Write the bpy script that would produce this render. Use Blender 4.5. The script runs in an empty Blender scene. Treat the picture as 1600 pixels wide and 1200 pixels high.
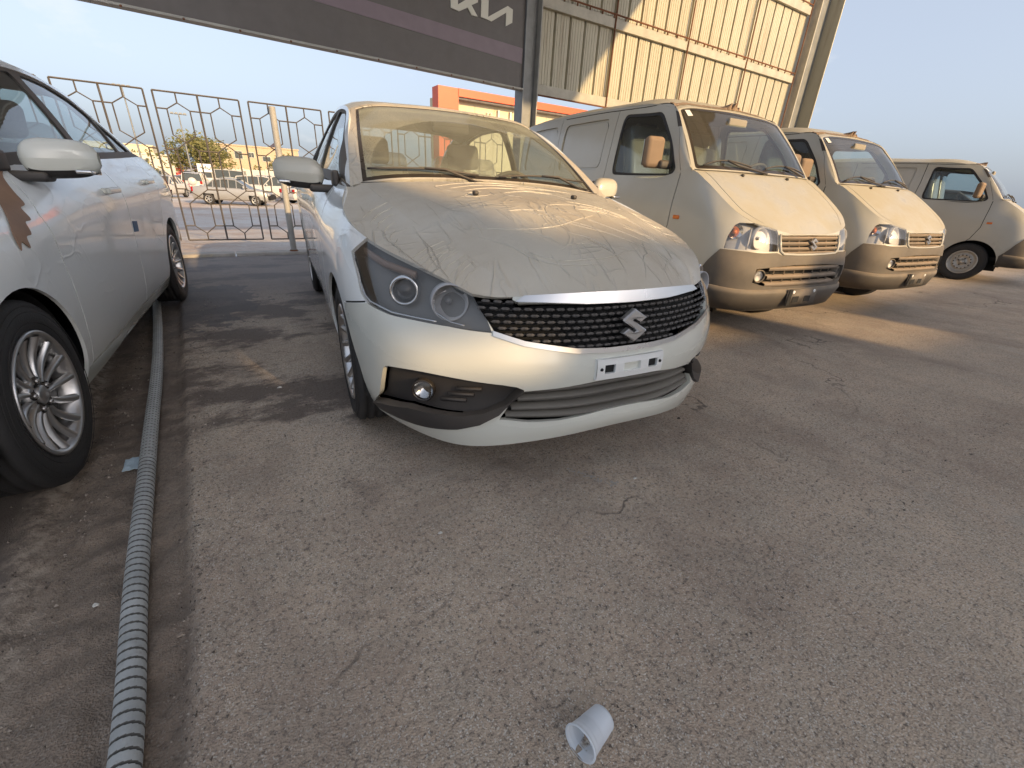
import bpy, math, random
import numpy as np
from mathutils import Vector, Matrix
from mathutils.geometry import delaunay_2d_cdt
R_ = math.radians
SC = bpy.context.scene
# ------------------------------------------------------------------ camera (world: X along the fence to the right, Y away from the camera, Z up)
CAM_H = 1.01925
def make_camera():
    f, yaw, pitch, roll = 671.996, -.572711, .431384, .054921
    Fw = Vector((math.sin(-yaw)*math.cos(pitch), math.cos(yaw)*math.cos(pitch), -math.sin(pitch)))
    R0 = Vector((math.cos(yaw), math.sin(yaw), 0)); U0 = R0.cross(Fw)
    c, s = math.cos(roll), math.sin(roll); Rt = R0*c+U0*s; Up = U0*c-R0*s
    cd = bpy.data.cameras.new('camera'); co = bpy.data.objects.new('camera', cd); SC.collection.objects.link(co)
    cd.sensor_width = 36; cd.lens = f/1600*36; cd.clip_start = .02; cd.clip_end = 6000
    M = Matrix((( Rt.x, Up.x, -Fw.x, 0), (Rt.y, Up.y, -Fw.y, 0), (Rt.z, Up.z, -Fw.z, CAM_H), (0, 0, 0, 1)))
    co.matrix_world = M; SC.camera = co
make_camera()
# ------------------------------------------------------------------ light: low warm sun behind the camera, to its right
SUN_EL, SUN_AZ = R_(17.8), R_(15.2)            # azimuth measured from -Y towards +X
SUN_D = Vector((math.sin(SUN_AZ)*math.cos(SUN_EL), -math.cos(SUN_AZ)*math.cos(SUN_EL), math.sin(SUN_EL)))   # towards the sun
def make_light():
    w = bpy.data.worlds.new('World'); SC.world = w; w.use_nodes = True; nt = w.node_tree; nt.nodes.clear()
    sky = nt.nodes.new('ShaderNodeTexSky'); sky.sky_type = 'NISHITA'; sky.sun_disc = False
    sky.sun_elevation = SUN_EL; sky.sun_rotation = math.atan2(SUN_D.x, SUN_D.y); sky.altitude = 50
    sky.air_density = 1.0; sky.dust_density = 3.8; sky.ozone_density = 3.5
    bg = nt.nodes.new('ShaderNodeBackground'); bg.inputs[1].default_value = .125
    out = nt.nodes.new('ShaderNodeOutputWorld'); hz = nt.nodes.new('ShaderNodeHueSaturation'); hz.inputs['Saturation'].default_value = .60; tn = nt.nodes.new('ShaderNodeMix'); tn.data_type = 'RGBA'; tn.blend_type = 'MULTIPLY'; tn.inputs[0].default_value = 1; tn.inputs[7].default_value = (.90, .85, .88, 1); nt.links.new(sky.outputs[0], tn.inputs[6]); nt.links.new(tn.outputs[2], hz.inputs['Color'])
    # thin cumulus low over the fence and a faint overall haze structure
    tc = nt.nodes.new('ShaderNodeTexCoord'); mp = nt.nodes.new('ShaderNodeMapping'); mp.inputs['Scale'].default_value = (1, 1, 2.2); nt.links.new(tc.outputs['Generated'], mp.inputs[0])
    ns = nt.nodes.new('ShaderNodeTexNoise'); ns.inputs['Scale'].default_value = 5.5; ns.inputs['Detail'].default_value = 9; ns.inputs['Roughness'].default_value = .6; nt.links.new(mp.outputs[0], ns.inputs['Vector'])
    mr = nt.nodes.new('ShaderNodeMapRange'); mr.inputs[1].default_value = .60; mr.inputs[2].default_value = .72; mr.inputs[4].default_value = .30; nt.links.new(ns.outputs['Fac'], mr.inputs[0])
    cm = nt.nodes.new('ShaderNodeMix'); cm.data_type = 'RGBA'; nt.links.new(mr.outputs[0], cm.inputs[0]); hm = nt.nodes.new('ShaderNodeMix'); hm.data_type = 'RGBA'; hm.inputs[0].default_value = .62; nt.links.new(hz.outputs[0], hm.inputs[6]); hm.inputs[7].default_value = (1.18, 1.34, 1.58, 1); nt.links.new(hm.outputs[2], cm.inputs[6]); cm.inputs[7].default_value = (2.4, 2.4, 2.4, 1)
    nt.links.new(cm.outputs[2], bg.inputs[0]); nt.links.new(bg.outputs[0], out.inputs[0])
    sd = bpy.data.lights.new('sun', 'SUN'); so = bpy.data.objects.new('sun', sd); SC.collection.objects.link(so)
    sd.energy = 1.75; sd.angle = R_(.6); sd.color = (1, .69, .35)
    so.rotation_euler = SUN_D.to_track_quat('Z', 'Y').to_euler(); so.location = SUN_D*60
make_light()
vs_ = SC.view_settings; vs_.view_transform = 'Standard'; vs_.look = 'None'; vs_.gamma = 1; vs_.exposure = 1.78; vs_.use_curve_mapping = False
SC.cycles.max_bounces = 8; SC.cycles.transparent_max_bounces = 16; SC.cycles.transmission_bounces = 6
SC.cycles.sample_clamp_indirect = 6; SC.cycles.caustics_reflective = False; SC.cycles.caustics_refractive = False

# ------------------------------------------------------------------ object helpers
def link(o, parent=None, loc=None):
    SC.collection.objects.link(o)
    if parent is not None: o.parent = parent
    if loc is not None: o.location = loc
    return o
def tag(o, label=None, cat=None, group=None, kind=None):
    if label: o['label'] = label
    if cat: o['category'] = cat
    if group: o['group'] = group
    if kind: o['kind'] = kind
    return o
def empty(name, loc=(0, 0, 0), rz=0):
    o = bpy.data.objects.new(name, None); SC.collection.objects.link(o); o.location = loc; o.rotation_euler = (0, 0, rz); o.empty_display_size = .2; return o
def copy_tree(o, parent=None):
    c = o.copy(); SC.collection.objects.link(c)
    if parent is not None: c.parent = parent
    for ch in [x for x in SC.objects if x.parent == o]: copy_tree(ch, c)
    return c
# ------------------------------------------------------------------ materials
MAT = {}
class NT:
    def __init__(s, name):
        s.m = bpy.data.materials.new(name); s.m.use_nodes = True; s.t = s.m.node_tree; s.t.nodes.clear()
        s.out = s.t.nodes.new('ShaderNodeOutputMaterial'); MAT[name] = s.m
    def n(s, typ, _in=None, **kw):
        x = s.t.nodes.new(typ)
        for k, v in kw.items(): setattr(x, k, v)
        for k, v in (_in or {}).items():
            if isinstance(v, bpy.types.NodeSocket): s.t.links.new(v, x.inputs[k])
            else: x.inputs[k].default_value = v
        return x
    def noise(s, co, sc, det=4, rough=.55, dist=0):
        return s.n('ShaderNodeTexNoise', {'Vector': co, 'Scale': sc, 'Detail': det, 'Roughness': rough, 'Distortion': dist}).outputs['Fac']
    def ramp(s, fac, a, b, va=0., vb=1.):
        return s.n('ShaderNodeMapRange', {0: fac, 1: a, 2: b, 3: va, 4: vb}).outputs[0]
    def math(s, op, a, b=0.): return s.n('ShaderNodeMath', {0: a, 1: b}, operation=op).outputs[0]
    def mix(s, f, a, b):
        x = s.n('ShaderNodeMix', data_type='RGBA'); 
        for i, v in ((0, f), (6, a), (7, b)):
            if isinstance(v, bpy.types.NodeSocket): s.t.links.new(v, x.inputs[i])
            else: x.inputs[i].default_value = v
        return x.outputs[2]
    def obj(s, scale=None):
        c = s.n('ShaderNodeTexCoord').outputs['Object']
        return s.n('ShaderNodeMapping', {'Vector': c, 'Scale': scale}).outputs[0] if scale else c
    def bump(s, h, st=.3, dist=.01, nrm=None):
        d = {'Height': h, 'Strength': st, 'Distance': dist}
        if nrm is not None: d['Normal'] = nrm
        return s.n('ShaderNodeBump', d).outputs[0]
    def pbr(s, **kw):
        p = s.n('ShaderNodeBsdfPrincipled', {k.replace('_', ' '): v for k, v in kw.items()})
        s.t.links.new(p.outputs[0], s.out.inputs[0]); return p
    def up(s): return s.n('ShaderNodeSeparateXYZ', {0: s.n('ShaderNodeNewGeometry').outputs['Normal']}).outputs[2]
def rgb(r, g=None, b=None):
    if g is None: g = b = r
    return (r, g, b, 1)
def plain(name, col, rough=.5, metal=0., spec=.5, var=.0, bump=0., bs=60, dust=0., dustcol=(.36, .27, .18)):
    m = NT(name); co = m.obj(); c = rgb(*col)
    if var: c = m.mix(m.ramp(m.noise(co, 5, 6, .65), .35, .7), rgb(*[x*(1-var) for x in col]), rgb(*[min(1, x*(1+var)) for x in col]))
    if dust:
        f = m.math('MULTIPLY', m.ramp(m.up(), -.2, .9, .15, 1), m.ramp(m.noise(co, 3, 5, .6), .3, .65, .4, 1)); f = m.math('MULTIPLY', f, dust)
        c = m.mix(f, c, rgb(*dustcol)); rough = m.ramp(f, 0, .7, rough, .85)
    kw = dict(Base_Color=c, Roughness=rough, Metallic=metal); kw['Specular_IOR_Level'] = spec
    if bump: kw['Normal'] = m.bump(m.noise(co, bs, 4), bump, .01)
    m.pbr(**kw); return m.m
def paint(name, col, dust=.35, dustcol=(.42, .34, .25), film=0., coat=1.):
    """car paint under a coat, dusty where it faces up; film = wrinkled clear protective film"""
    m = NT(name); co = m.obj(); c = rgb(*col)
    big = m.noise(m.n('ShaderNodeNewGeometry').outputs['Position'], 1.6, 6, .65); fine = m.noise(co, 260, 3, .7); 
    f = m.math('MULTIPLY', m.ramp(m.up(), -.1, .85, .10, 1), m.ramp(big, .36, .62, .38, 1.)); f = m.math('MULTIPLY', f, m.ramp(fine, .3, .7, .8, 1.05))
    f = m.math('MULTIPLY', f, dust)
    c = m.mix(f, c, rgb(*dustcol)); rough = m.ramp(f, 0, .6, .22, .75)
    kw = dict(Base_Color=c, Roughness=rough, Metallic=0.)
    kw['Coat_Weight'] = m.ramp(f, 0, .6, coat, .1); kw['Coat_Roughness'] = m.ramp(f, .0, .5, .05, .4)
    if film:
        def creases(sc, mp, lo, hi, w):
            v = m.n('ShaderNodeMapping', {'Vector': co, 'Scale': mp, 'Rotation': (0, 0, .5)}).outputs[0]
            wv = m.n('ShaderNodeMix', {0: .22}, data_type='VECTOR'); m.t.links.new(v, wv.inputs[4]); m.t.links.new(m.n('ShaderNodeTexNoise', {'Vector': co, 'Scale': 2.2, 'Detail': 3}).outputs['Color'], wv.inputs[5])
            e = m.n('ShaderNodeTexVoronoi', {'Vector': wv.outputs[1], 'Scale': sc}, feature='DISTANCE_TO_EDGE').outputs['Distance']
            return m.math('MULTIPLY', m.ramp(e, 0, w, 1, 0), m.ramp(m.noise(co, 3.1, 3), lo, hi))
        wr = m.noise(m.n('ShaderNodeMapping', {'Vector': co, 'Scale': (2.2, 9, 3), 'Rotation': (0, 0, .7)}).outputs[0], 1.7, 1.5, .4, .8); wr2 = m.noise(m.n('ShaderNodeMapping', {'Vector': co, 'Scale': (8, 2, 3), 'Rotation': (0, 0, -.3)}).outputs[0], 1.5, 1.5, .4, .8)
        fold = lambda q: m.math('POWER', m.math('SUBTRACT', 1.0, m.math('ABSOLUTE', m.math('MULTIPLY', m.math('SUBTRACT', q, .5), 5.0))), 5.0)
        h = m.math('ADD', m.math('MULTIPLY', creases(3.2, (.7, 3.8, 1), .48, .60, .02), 1.2), m.math('ADD', m.math('MULTIPLY', fold(wr), m.ramp(m.noise(co, 2.6, 2), .45, .6, 0, .9)), m.math('MULTIPLY', fold(wr2), m.ramp(m.noise(co, 3.3, 2), .5, .62, 0, .7))))
        h = m.math('ADD', h, m.math('MULTIPLY', m.noise(co, 9, 3), .5))
        kw['Normal'] = m.bump(h, .7*film, .006); kw['Roughness'] = m.ramp(f, 0, .6, .3, .6)
        kw['Base_Color'] = c
    m.pbr(**kw); return m.m
def glass(name, tint=(.8, .9, .88), dust=.3, dustcol=(.40, .36, .29), rough=.02, spec=1.0, arc=()):
    """thin glazing: see-through, mirror-like at a glance, with a film of dust"""
    m = NT(name); co = m.obj()
    tr = m.n('ShaderNodeBsdfTransparent', {0: rgb(*tint)}); gl = m.n('ShaderNodeBsdfGlossy', {0: rgb(1), 'Roughness': rough})
    fr = m.n('ShaderNodeFresnel', {'IOR': m.ramp(m.n('ShaderNodeNewGeometry').outputs['Backfacing'], 0, 1, 1.5, 1/1.5)}).outputs[0]; s1 = m.n('ShaderNodeMixShader', {0: m.math('MULTIPLY', fr, spec)})
    m.t.links.new(tr.outputs[0], s1.inputs[1]); m.t.links.new(gl.outputs[0], s1.inputs[2])
    df = m.n('ShaderNodeBsdfDiffuse', {0: rgb(*dustcol)}); n1 = m.ramp(m.noise(co, 2.0, 5, .65), .3, .7, .7, 1.2); n2 = m.ramp(m.noise(co, 180, 2), .3, .7, .85, 1.15)
    f = m.math('MULTIPLY', m.math('MULTIPLY', n1, n2), dust)
    for c_, r_ in arc:
        dd = m.n('ShaderNodeVectorMath', {0: co, 1: c_}, operation='DISTANCE').outputs['Value']; f = m.math('MULTIPLY', f, m.ramp(dd, r_-.006, r_+.006, .62, 1))
    s2 = m.n('ShaderNodeMixShader', {0: f})
    m.t.links.new(s1.outputs[0], s2.inputs[1]); m.t.links.new(df.outputs[0], s2.inputs[2]); m.t.links.new(s2.outputs[0], m.out.inputs[0]); return m.m
paint('car_paint', (.68, .69, .62), dust=.42)
paint('car_paint_clean', (.80, .81, .79), dust=.12)
paint('car_film', (.60, .565, .48), dustcol=(.42, .335, .235), dust=.75, film=1., coat=.8)
paint('side_film', (.85, .87, .85), dust=.10, film=.55)
glass('ws_glass', tint=(.9, .96, .92), dust=.58, dustcol=(.37, .36, .28), arc=(((-.37, 0, 1.0), .60), ((-.37, .62, 1.0), .56))); glass('clear_glass', dust=.08, tint=(.66, .76, .78)); glass('lamp_glass', tint=(.93, .93, .93), dust=.07, spec=1.2)
plain('rubber', (.024, .024, .025), .7, bump=.15, bs=150, dust=.16, dustcol=(.16, .13, .10)); plain('black_plastic', (.025, .025, .027), .5, dust=.35); plain('black_gloss', (.012, .012, .013), .15, dust=.15)
plain('gap', (.012, .012, .012), .9); plain('chrome', (.70, .70, .70), .16, 1., dust=.4); plain('lamp_chrome', (.62, .62, .62), .16, 1.)
plain('alloy', (.62, .62, .62), .3, 1., dust=.15); plain('alloy_dark', (.035, .035, .036), .5, .4, dust=.2); plain('brake', (.10, .09, .085), .6, .6)
plain('seat_fabric', (.16, .15, .13), .9, bump=.3, bs=90); plain('dash_plastic', (.05, .048, .045), .6, dust=.4); plain('trim_beige', (.30, .27, .22), .8); plain('floor_dark', (.03, .03, .03), .9)
plain('amber', (.7, .18, .03), .2); plain('tail_red', (.35, .01, .01), .15); plain('label_white', (.75, .75, .72), .6); plain('film_plastic', (.5, .52, .5), .25)
plain('lamp_black', (.15, .145, .135), .35, .2); plain('bulb', (.18, .18, .18), .5); plain('lamp_reflect_brown', (.20, .13, .09), .3); plain('grille_black', (.055, .055, .056), .5, dust=.2); plain('intake_grey', (.10, .095, .085), .6, dust=.45, dustcol=(.32, .28, .22))
paint('van_paint', (.50, .485, .43), dust=.75, dustcol=(.40, .335, .205), coat=.7)
plain('bumper_plastic', (.055, .052, .05), .55, dust=.85, dustcol=(.36, .28, .19), var=.2); plain('grille_dust', (.14, .12, .10), .8, dust=.9, dustcol=(.42, .31, .21)); plain('mirror_dust', (.18, .13, .09), .7, dust=.9, dustcol=(.34, .23, .14), var=.15)
plain('steel_rim', (.50, .49, .46), .4, .6, dust=.3); plain('lamp_silver', (.42, .42, .43), .5, .25); plain('dust_film', (.30, .21, .14), .8, var=.3)
glass('van_ws_glass', dust=.13, tint=(.78, .86, .82), arc=(((.185, .06, 1.2), .50), ((.185, .52, 1.2), .48))); glass('seat_wrap', tint=(.8, .8, .78), dust=.18, dustcol=(.7, .7, .68), rough=.12, spec=1.3)
plain('brown_film', (.26, .15, .09), .5, var=.2); plain('tape_blue', (.02, .12, .26), .5)
paint('mirror_film', (.55, .53, .45), dust=.8, dustcol=(.38, .32, .22))
# ------------------------------------------------------------------ smooth surfaces through control grids
def spl_w(t, x):
    """weights W (len(x) x n): natural cubic spline through knots t evaluated at x (linear extrapolation outside)"""
    t = np.asarray(t, float); x = np.atleast_1d(np.asarray(x, float)); n = len(t)
    if n == 2:
        f = (x-t[0])/(t[1]-t[0]); return np.stack([1-f, f], 1)
    h = np.diff(t); A = np.zeros((n, n)); B = np.zeros((n, n)); A[0, 0] = A[-1, -1] = 1
    for i in range(1, n-1):
        A[i, i-1] = h[i-1]; A[i, i] = 2*(h[i-1]+h[i]); A[i, i+1] = h[i]
        B[i, i-1] = 6/h[i-1]; B[i, i+1] = 6/h[i]; B[i, i] = -6/h[i-1]-6/h[i]
    M = np.linalg.solve(A, B)
    xc = np.clip(x, t[0], t[-1]); k = np.clip(np.searchsorted(t, xc, side='right')-1, 0, n-2)
    hk = h[k]; a = (t[k+1]-xc)/hk; b = (xc-t[k])/hk; r = np.arange(len(x))
    W = np.zeros((len(x), n))
    W[r, k] += a; W[r, k+1] += b
    W += ((a**3-a)*hk*hk/6)[:, None]*M[k] + ((b**3-b)*hk*hk/6)[:, None]*M[k+1]
    return W

class Patch:
    """P: rows x cols x 3 control points on the half y>=0; sym=True when column 0 lies on y=0"""
    def __init__(s, P, sym=False, flip=False):
        P = np.array(P, float); s.R, s.C = P.shape[:2]; s.sym = sym; s.flip = flip
        du = np.linalg.norm(np.diff(P, axis=1), axis=2).mean(0); dv = np.linalg.norm(np.diff(P, axis=0), axis=2).mean(1)
        s.tu = np.concatenate([[0], np.cumsum(np.maximum(du, 1e-3))]); s.tv = np.concatenate([[0], np.cumsum(np.maximum(dv, 1e-3))])
        s.U, s.V = s.tu[-1], s.tv[-1]; s.tuf = s.tu
        if sym:
            G = P[:, 1:][:, ::-1]*np.array([1, -1, 1.]); P = np.concatenate([G, P], 1)
            s.tuf = np.concatenate([-s.tu[1:][::-1], s.tu])
        s.P = P
    def ev(s, u, v):
        return np.einsum('ni,ijk,nj->nk', spl_w(s.tv, v), s.P, spl_w(s.tuf, u))
    def nrm(s, u, v, e=1e-3):
        u = np.clip(u, 0 if not s.sym else -9, s.U); v = np.asarray(v)
        u0 = np.clip(u-e, -s.U if s.sym else 0, s.U-2*e); v0 = np.clip(v-e, 0, s.V-2*e)
        a = s.ev(u0+2*e, np.clip(v, 1e-3, s.V-1e-3))-s.ev(u0, np.clip(v, 1e-3, s.V-1e-3))
        vv = np.clip(u, 2e-3, s.U-2e-3) if not s.sym else np.clip(u, -9, s.U-2e-3)
        b = s.ev(vv, v0+2*e)-s.ev(vv, v0)
        n = np.cross(a, b); n /= np.linalg.norm(n, axis=1)[:, None]+1e-12
        return -n if s.flip else n
    def samp(s, step=.02):
        if not hasattr(s, '_s'):
            us = np.linspace(0, s.U, int(s.U/step)+2); vs = np.linspace(0, s.V, int(s.V/step)+2)
            uu, vv = np.meshgrid(us, vs); s._s = (uu.ravel(), vv.ravel(), s.ev(uu.ravel(), vv.ravel()))
        return s._s
    def snap(s, pts, w=(1, 1, 1)):
        """nearest (u,v) for approximate 3-D points, w weights the axes"""
        uu, vv, S = s.samp(); w = np.array(w, float); out = []
        pts = np.atleast_2d(np.array(pts, float))
        k = np.array([np.argmin((((S-p)*w)**2).sum(1)) for p in pts]); u, v = uu[k].copy(), vv[k].copy()
        e = 1e-4
        for _ in range(6):
            p0 = s.ev(u, v); a = (s.ev(u+e, v)-p0)/e*w; b = (s.ev(u, v+e)-p0)/e*w; r = (pts-p0)*w
            aa, ab, bb = (a*a).sum(1)+1e-9, (a*b).sum(1), (b*b).sum(1)+1e-9; ar, br = (a*r).sum(1), (b*r).sum(1)
            D = aa*bb-ab*ab+1e-12; u = np.clip(u+np.clip((bb*ar-ab*br)/D, -.05, .05), 0, s.U); v = np.clip(v+np.clip((aa*br-ab*ar)/D, -.05, .05), 0, s.V)
        return np.stack([u, v], 1)

def dens(poly, step, closed=True):
    """resample a polyline so that no segment is longer than step"""
    poly = [tuple(p) for p in poly]; out = []; n = len(poly)
    for i in range(n if closed else n-1):
        a = np.array(poly[i]); b = np.array(poly[(i+1) % n]); m = max(1, int(math.ceil(np.linalg.norm(b-a)/step)))
        for k in range(m): out.append(a+(b-a)*k/m)
    if not closed: out.append(np.array(poly[-1]))
    return np.array(out)

def smooth_poly(pts, n=6, closed=True):
    """Catmull-Rom through the points"""
    P = np.array(pts, float); N = len(P); out = []
    for i in range(N if closed else N-1):
        if closed: p0, p1, p2, p3 = P[(i-1) % N], P[i], P[(i+1) % N], P[(i+2) % N]
        else: p0, p1, p2, p3 = P[max(i-1, 0)], P[i], P[i+1], P[min(i+2, N-1)]
        for k in range(n):
            t = k/n; out.append(.5*((2*p1)+(p2-p0)*t+(2*p0-5*p1+4*p2-p3)*t*t+(3*p1-p0-3*p2+p3)*t**3))
    if not closed: out.append(P[-1])
    return np.array(out)

def round_poly(pts, r, n=4):
    """round the corners of a closed polygon"""
    P = [np.array(p, float) for p in pts]; N = len(P); out = []
    for i in range(N):
        a, b, c = P[i-1], P[i], P[(i+1) % N]; la, lc = np.linalg.norm(a-b), np.linalg.norm(c-b)
        q = min(r, la*.45, lc*.45); p, s = b+(a-b)/la*q, b+(c-b)/lc*q
        for k in range(n+1):
            t = k/n; out.append((1-t)**2*p+2*t*(1-t)*b+t*t*s)
    return np.array(out)

def inside(poly, x, y):
    poly = np.asarray(poly); c = np.zeros(len(x), bool); j = len(poly)-1
    for i in range(len(poly)):
        xi, yi = poly[i]; xj, yj = poly[j]
        if yi != yj: c ^= ((yi > y) != (yj > y)) & (x < (xj-xi)*(y-yi)/(yj-yi)+xi)
        j = i
    return c
def strip(line, w):
    """uv polygon of a thin band of width w along an open uv polyline"""
    L = np.array(line, float); d = np.gradient(L, axis=0); d /= np.linalg.norm(d, axis=1)[:, None]+1e-12
    n = np.stack([-d[:, 1], d[:, 0]], 1)*w/2
    return np.concatenate([L+n, (L-n)[::-1]])

def cut(patch, regions, step=.05, bstep=.02):
    """triangulate the patch so that the outlines of the regions are edges of the mesh.
    regions: [(name, uv polygon)], later ones lie over earlier ones. Returns {name: (uv, tris)}"""
    V = []; E = []
    def loop(P):
        s = len(V); V.extend([(float(a), float(b)) for a, b in P]); n = len(P)
        E.extend([(s+i, s+(i+1) % n) for i in range(n)])
    U, W = patch.U, patch.V
    loop(dens([(0, 0), (U, 0), (U, W), (0, W)], bstep*2))
    polys = []
    for nm, P in regions:
        P = np.array(P, float); P[:, 0] = np.clip(P[:, 0], 0, U); P[:, 1] = np.clip(P[:, 1], 0, W)
        P = dens(P, bstep); keep = np.r_[True, np.linalg.norm(np.diff(P, axis=0), axis=1) > 1e-5]; P = P[keep]
        polys.append((nm, P)); loop(P)
    nu, nv = max(2, int(U/step)), max(2, int(W/step))
    uu, vv = np.meshgrid(np.linspace(0, U, nu+1)[1:-1], np.linspace(0, W, nv+1)[1:-1]); uu, vv = uu.ravel(), vv.ravel()
    B = np.array(V); ok = np.ones(len(uu), bool)
    for i in range(0, len(uu), 400):
        d = ((uu[i:i+400, None]-B[None, :, 0])**2+(vv[i:i+400, None]-B[None, :, 1])**2).min(1); ok[i:i+400] = d > (bstep*.45)**2
    V.extend([(float(a), float(b)) for a, b in zip(uu[ok], vv[ok])])
    vs, es, fs, *_ = delaunay_2d_cdt([Vector(v) for v in V], E, [], 0, 1e-6)
    vs = np.array([(a[0], a[1]) for a in vs]); T = np.array([f for f in fs if len(f) == 3])
    c = vs[T].mean(1); ar = (vs[T[:, 1]]-vs[T[:, 0]]); br = (vs[T[:, 2]]-vs[T[:, 0]])
    good = np.abs(ar[:, 0]*br[:, 1]-ar[:, 1]*br[:, 0]) > 1e-9; T = T[good]; c = c[good]
    lab = np.full(len(T), -1)
    for k, (nm, P) in enumerate(polys): lab[inside(P, c[:, 0], c[:, 1])] = k
    out = {}
    for k in range(-1, len(polys)):
        nm = 'base' if k < 0 else polys[k][0]; t = T[lab == k]
        if len(t):
            out.setdefault(nm, []).append(t)
    return vs, {k: np.concatenate(v) for k, v in out.items()}

class Mesh:
    """collects pieces (vertices, faces, normals, material slot) and links them as ONE object"""
    def __init__(s): s.v = []; s.n = []; s.f = []; s.m = []; s.c = 0; s.sm = []
    def add(s, V, F, N=None, mat=0, smooth=True):
        V = np.asarray(V, float)
        s.v.append(V); s.n.append(np.zeros_like(V) if N is None else np.asarray(N, float))
        for f in F: s.f.append(tuple(int(i)+s.c for i in f))
        s.m += [mat]*len(F); s.sm += [smooth]*len(F); s.c += len(V); return s
    def data(s, name, mats):
        me = bpy.data.meshes.new(name); V = np.concatenate(s.v) if s.v else np.zeros((0, 3)); N = np.concatenate(s.n) if s.n else V
        me.from_pydata(V.tolist(), [], s.f); 
        for m in (mats if isinstance(mats, (list, tuple)) else [mats]): me.materials.append(m)
        me.polygons.foreach_set('material_index', s.m); me.polygons.foreach_set('use_smooth', s.sm)
        me.update()
        if np.abs(N).sum() > 0 and len(V):
            vn = np.zeros(len(V)*3); me.vertices.foreach_get('normal', vn); vn = vn.reshape(-1, 3)
            z = (np.abs(N).sum(1) < 1e-6); N2 = np.where(z[:, None], vn, N)
            me.normals_split_custom_set_from_vertices(N2.tolist())
        return me
    def obj(s, name, mats, parent=None, loc=None):
        return link(bpy.data.objects.new(name, s.data(name, mats)), parent, loc)

def region_mesh(M, patch, vs, T, off=0., rim=.008, mirror=False, both=False, mat=0, rimmat=None, back=False):
    """surface triangles of a region, moved along the normal by off, with rims going rim inwards at its outline"""
    if len(T) == 0: return
    use, inv = np.unique(T.ravel(), return_inverse=True); T = inv.reshape(-1, 3)
    u, v = vs[use, 0], vs[use, 1]; P = patch.ev(u, v); N = patch.nrm(u, v); P = P+N*off
    # orientation
    fn = np.cross(P[T[:, 1]]-P[T[:, 0]], P[T[:, 2]]-P[T[:, 0]]); w = (fn*N[T].mean(1)).sum(1) < 0; T = T.copy(); T[w] = T[w][:, ::-1]
    if back: T = T[:, ::-1]; N = -N
    sides = [1, -1] if both else ([-1] if mirror else [1])
    ed = {}
    for a, b, c in T:
        for e in ((a, b), (b, c), (c, a)): ed[e] = 1
    bd = [e for e in ed if (e[1], e[0]) not in ed]
    if both: bd = [e for e in bd if not (abs(P[e[0], 1]) < 1e-5 and abs(P[e[1], 1]) < 1e-5)]
    for sd in sides:
        k = np.array([1, sd, 1.]); M.add(P*k, T if sd > 0 else T[:, ::-1], N*k, mat)
        if rim and bd:
            V = []; F = []; NN = []
            for i, (a, b) in enumerate(bd):
                q = [P[a], P[b], P[b]-N[b]*rim*(-1 if back else 1), P[a]-N[a]*rim*(-1 if back else 1)]; V += q; F.append((4*i+3, 4*i+2, 4*i+1, 4*i) if sd > 0 else (4*i, 4*i+1, 4*i+2, 4*i+3))
                n = -np.cross(q[1]-q[0], q[3]-q[0]); n = n/(np.linalg.norm(n)+1e-12)*(1 if rim > 0 else -1); NN += [n]*4
            M.add(np.array(V)*k, F, np.array(NN)*k, mat if rimmat is None else rimmat, False)
# ------------------------------------------------------------------ small shape helpers (each returns vertices, faces)
def box(c, s, R=None):
    c = np.array(c, float); s = np.array(s, float)/2
    V = np.array([[x, y, z] for x in (-1, 1) for y in (-1, 1) for z in (-1, 1)], float)*s
    if R is not None: V = V@np.array(R).T
    return V+c, [(0, 1, 3, 2), (4, 6, 7, 5), (0, 4, 5, 1), (2, 3, 7, 6), (0, 2, 6, 4), (1, 5, 7, 3)]
def bbox(c, s, b=.01, R=None, n=2):
    """bevelled box"""
    c = np.array(c, float); s = np.array(s, float)/2; b = min(b, *(s*.98)); V = []; 
    # superellipsoid-like rounded box from a cube sphere
    F = []; k = n+1
    def face(o, a, d):
        st = len(V)
        T = [-1+0*0]; ts = []
        for i in range(k+1): ts.append(math.tan((i/k-1)*math.pi/4)/1)  # -1..0
        ts = [-1-0]+[] if False else ts
        line = [(-1, t) for t in ts]+[(1, -t) for t in ts[::-1]]
        for (si, ti) in line:
            for (sj, tj) in line:
                ui = si*1.; p = np.zeros(3); q = np.array(o, float)+np.array(a, float)*(ti if si < 0 else ti)+np.array(d, float)*(tj if sj < 0 else tj)
                q /= np.linalg.norm(q); core = np.array(o, float)*(s-b)+np.array(a, float)*si*(s-b)+np.array(d, float)*sj*(s-b)
                V.append(core+q*b)
        m = len(line)
        for i in range(m-1):
            for j in range(m-1): F.append((st+i*m+j, st+(i+1)*m+j, st+(i+1)*m+j+1, st+i*m+j+1))
    for o, a, d in (((1, 0, 0), (0, 1, 0), (0, 0, 1)), ((-1, 0, 0), (0, 0, 1), (0, 1, 0)), ((0, 1, 0), (0, 0, 1), (1, 0, 0)), ((0, -1, 0), (1, 0, 0), (0, 0, 1)), ((0, 0, 1), (1, 0, 0), (0, 1, 0)), ((0, 0, -1), (0, 1, 0), (1, 0, 0))): face(o, a, d)
    V = np.array(V)
    if R is not None: V = V@np.array(R).T
    return V+c, F
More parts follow.
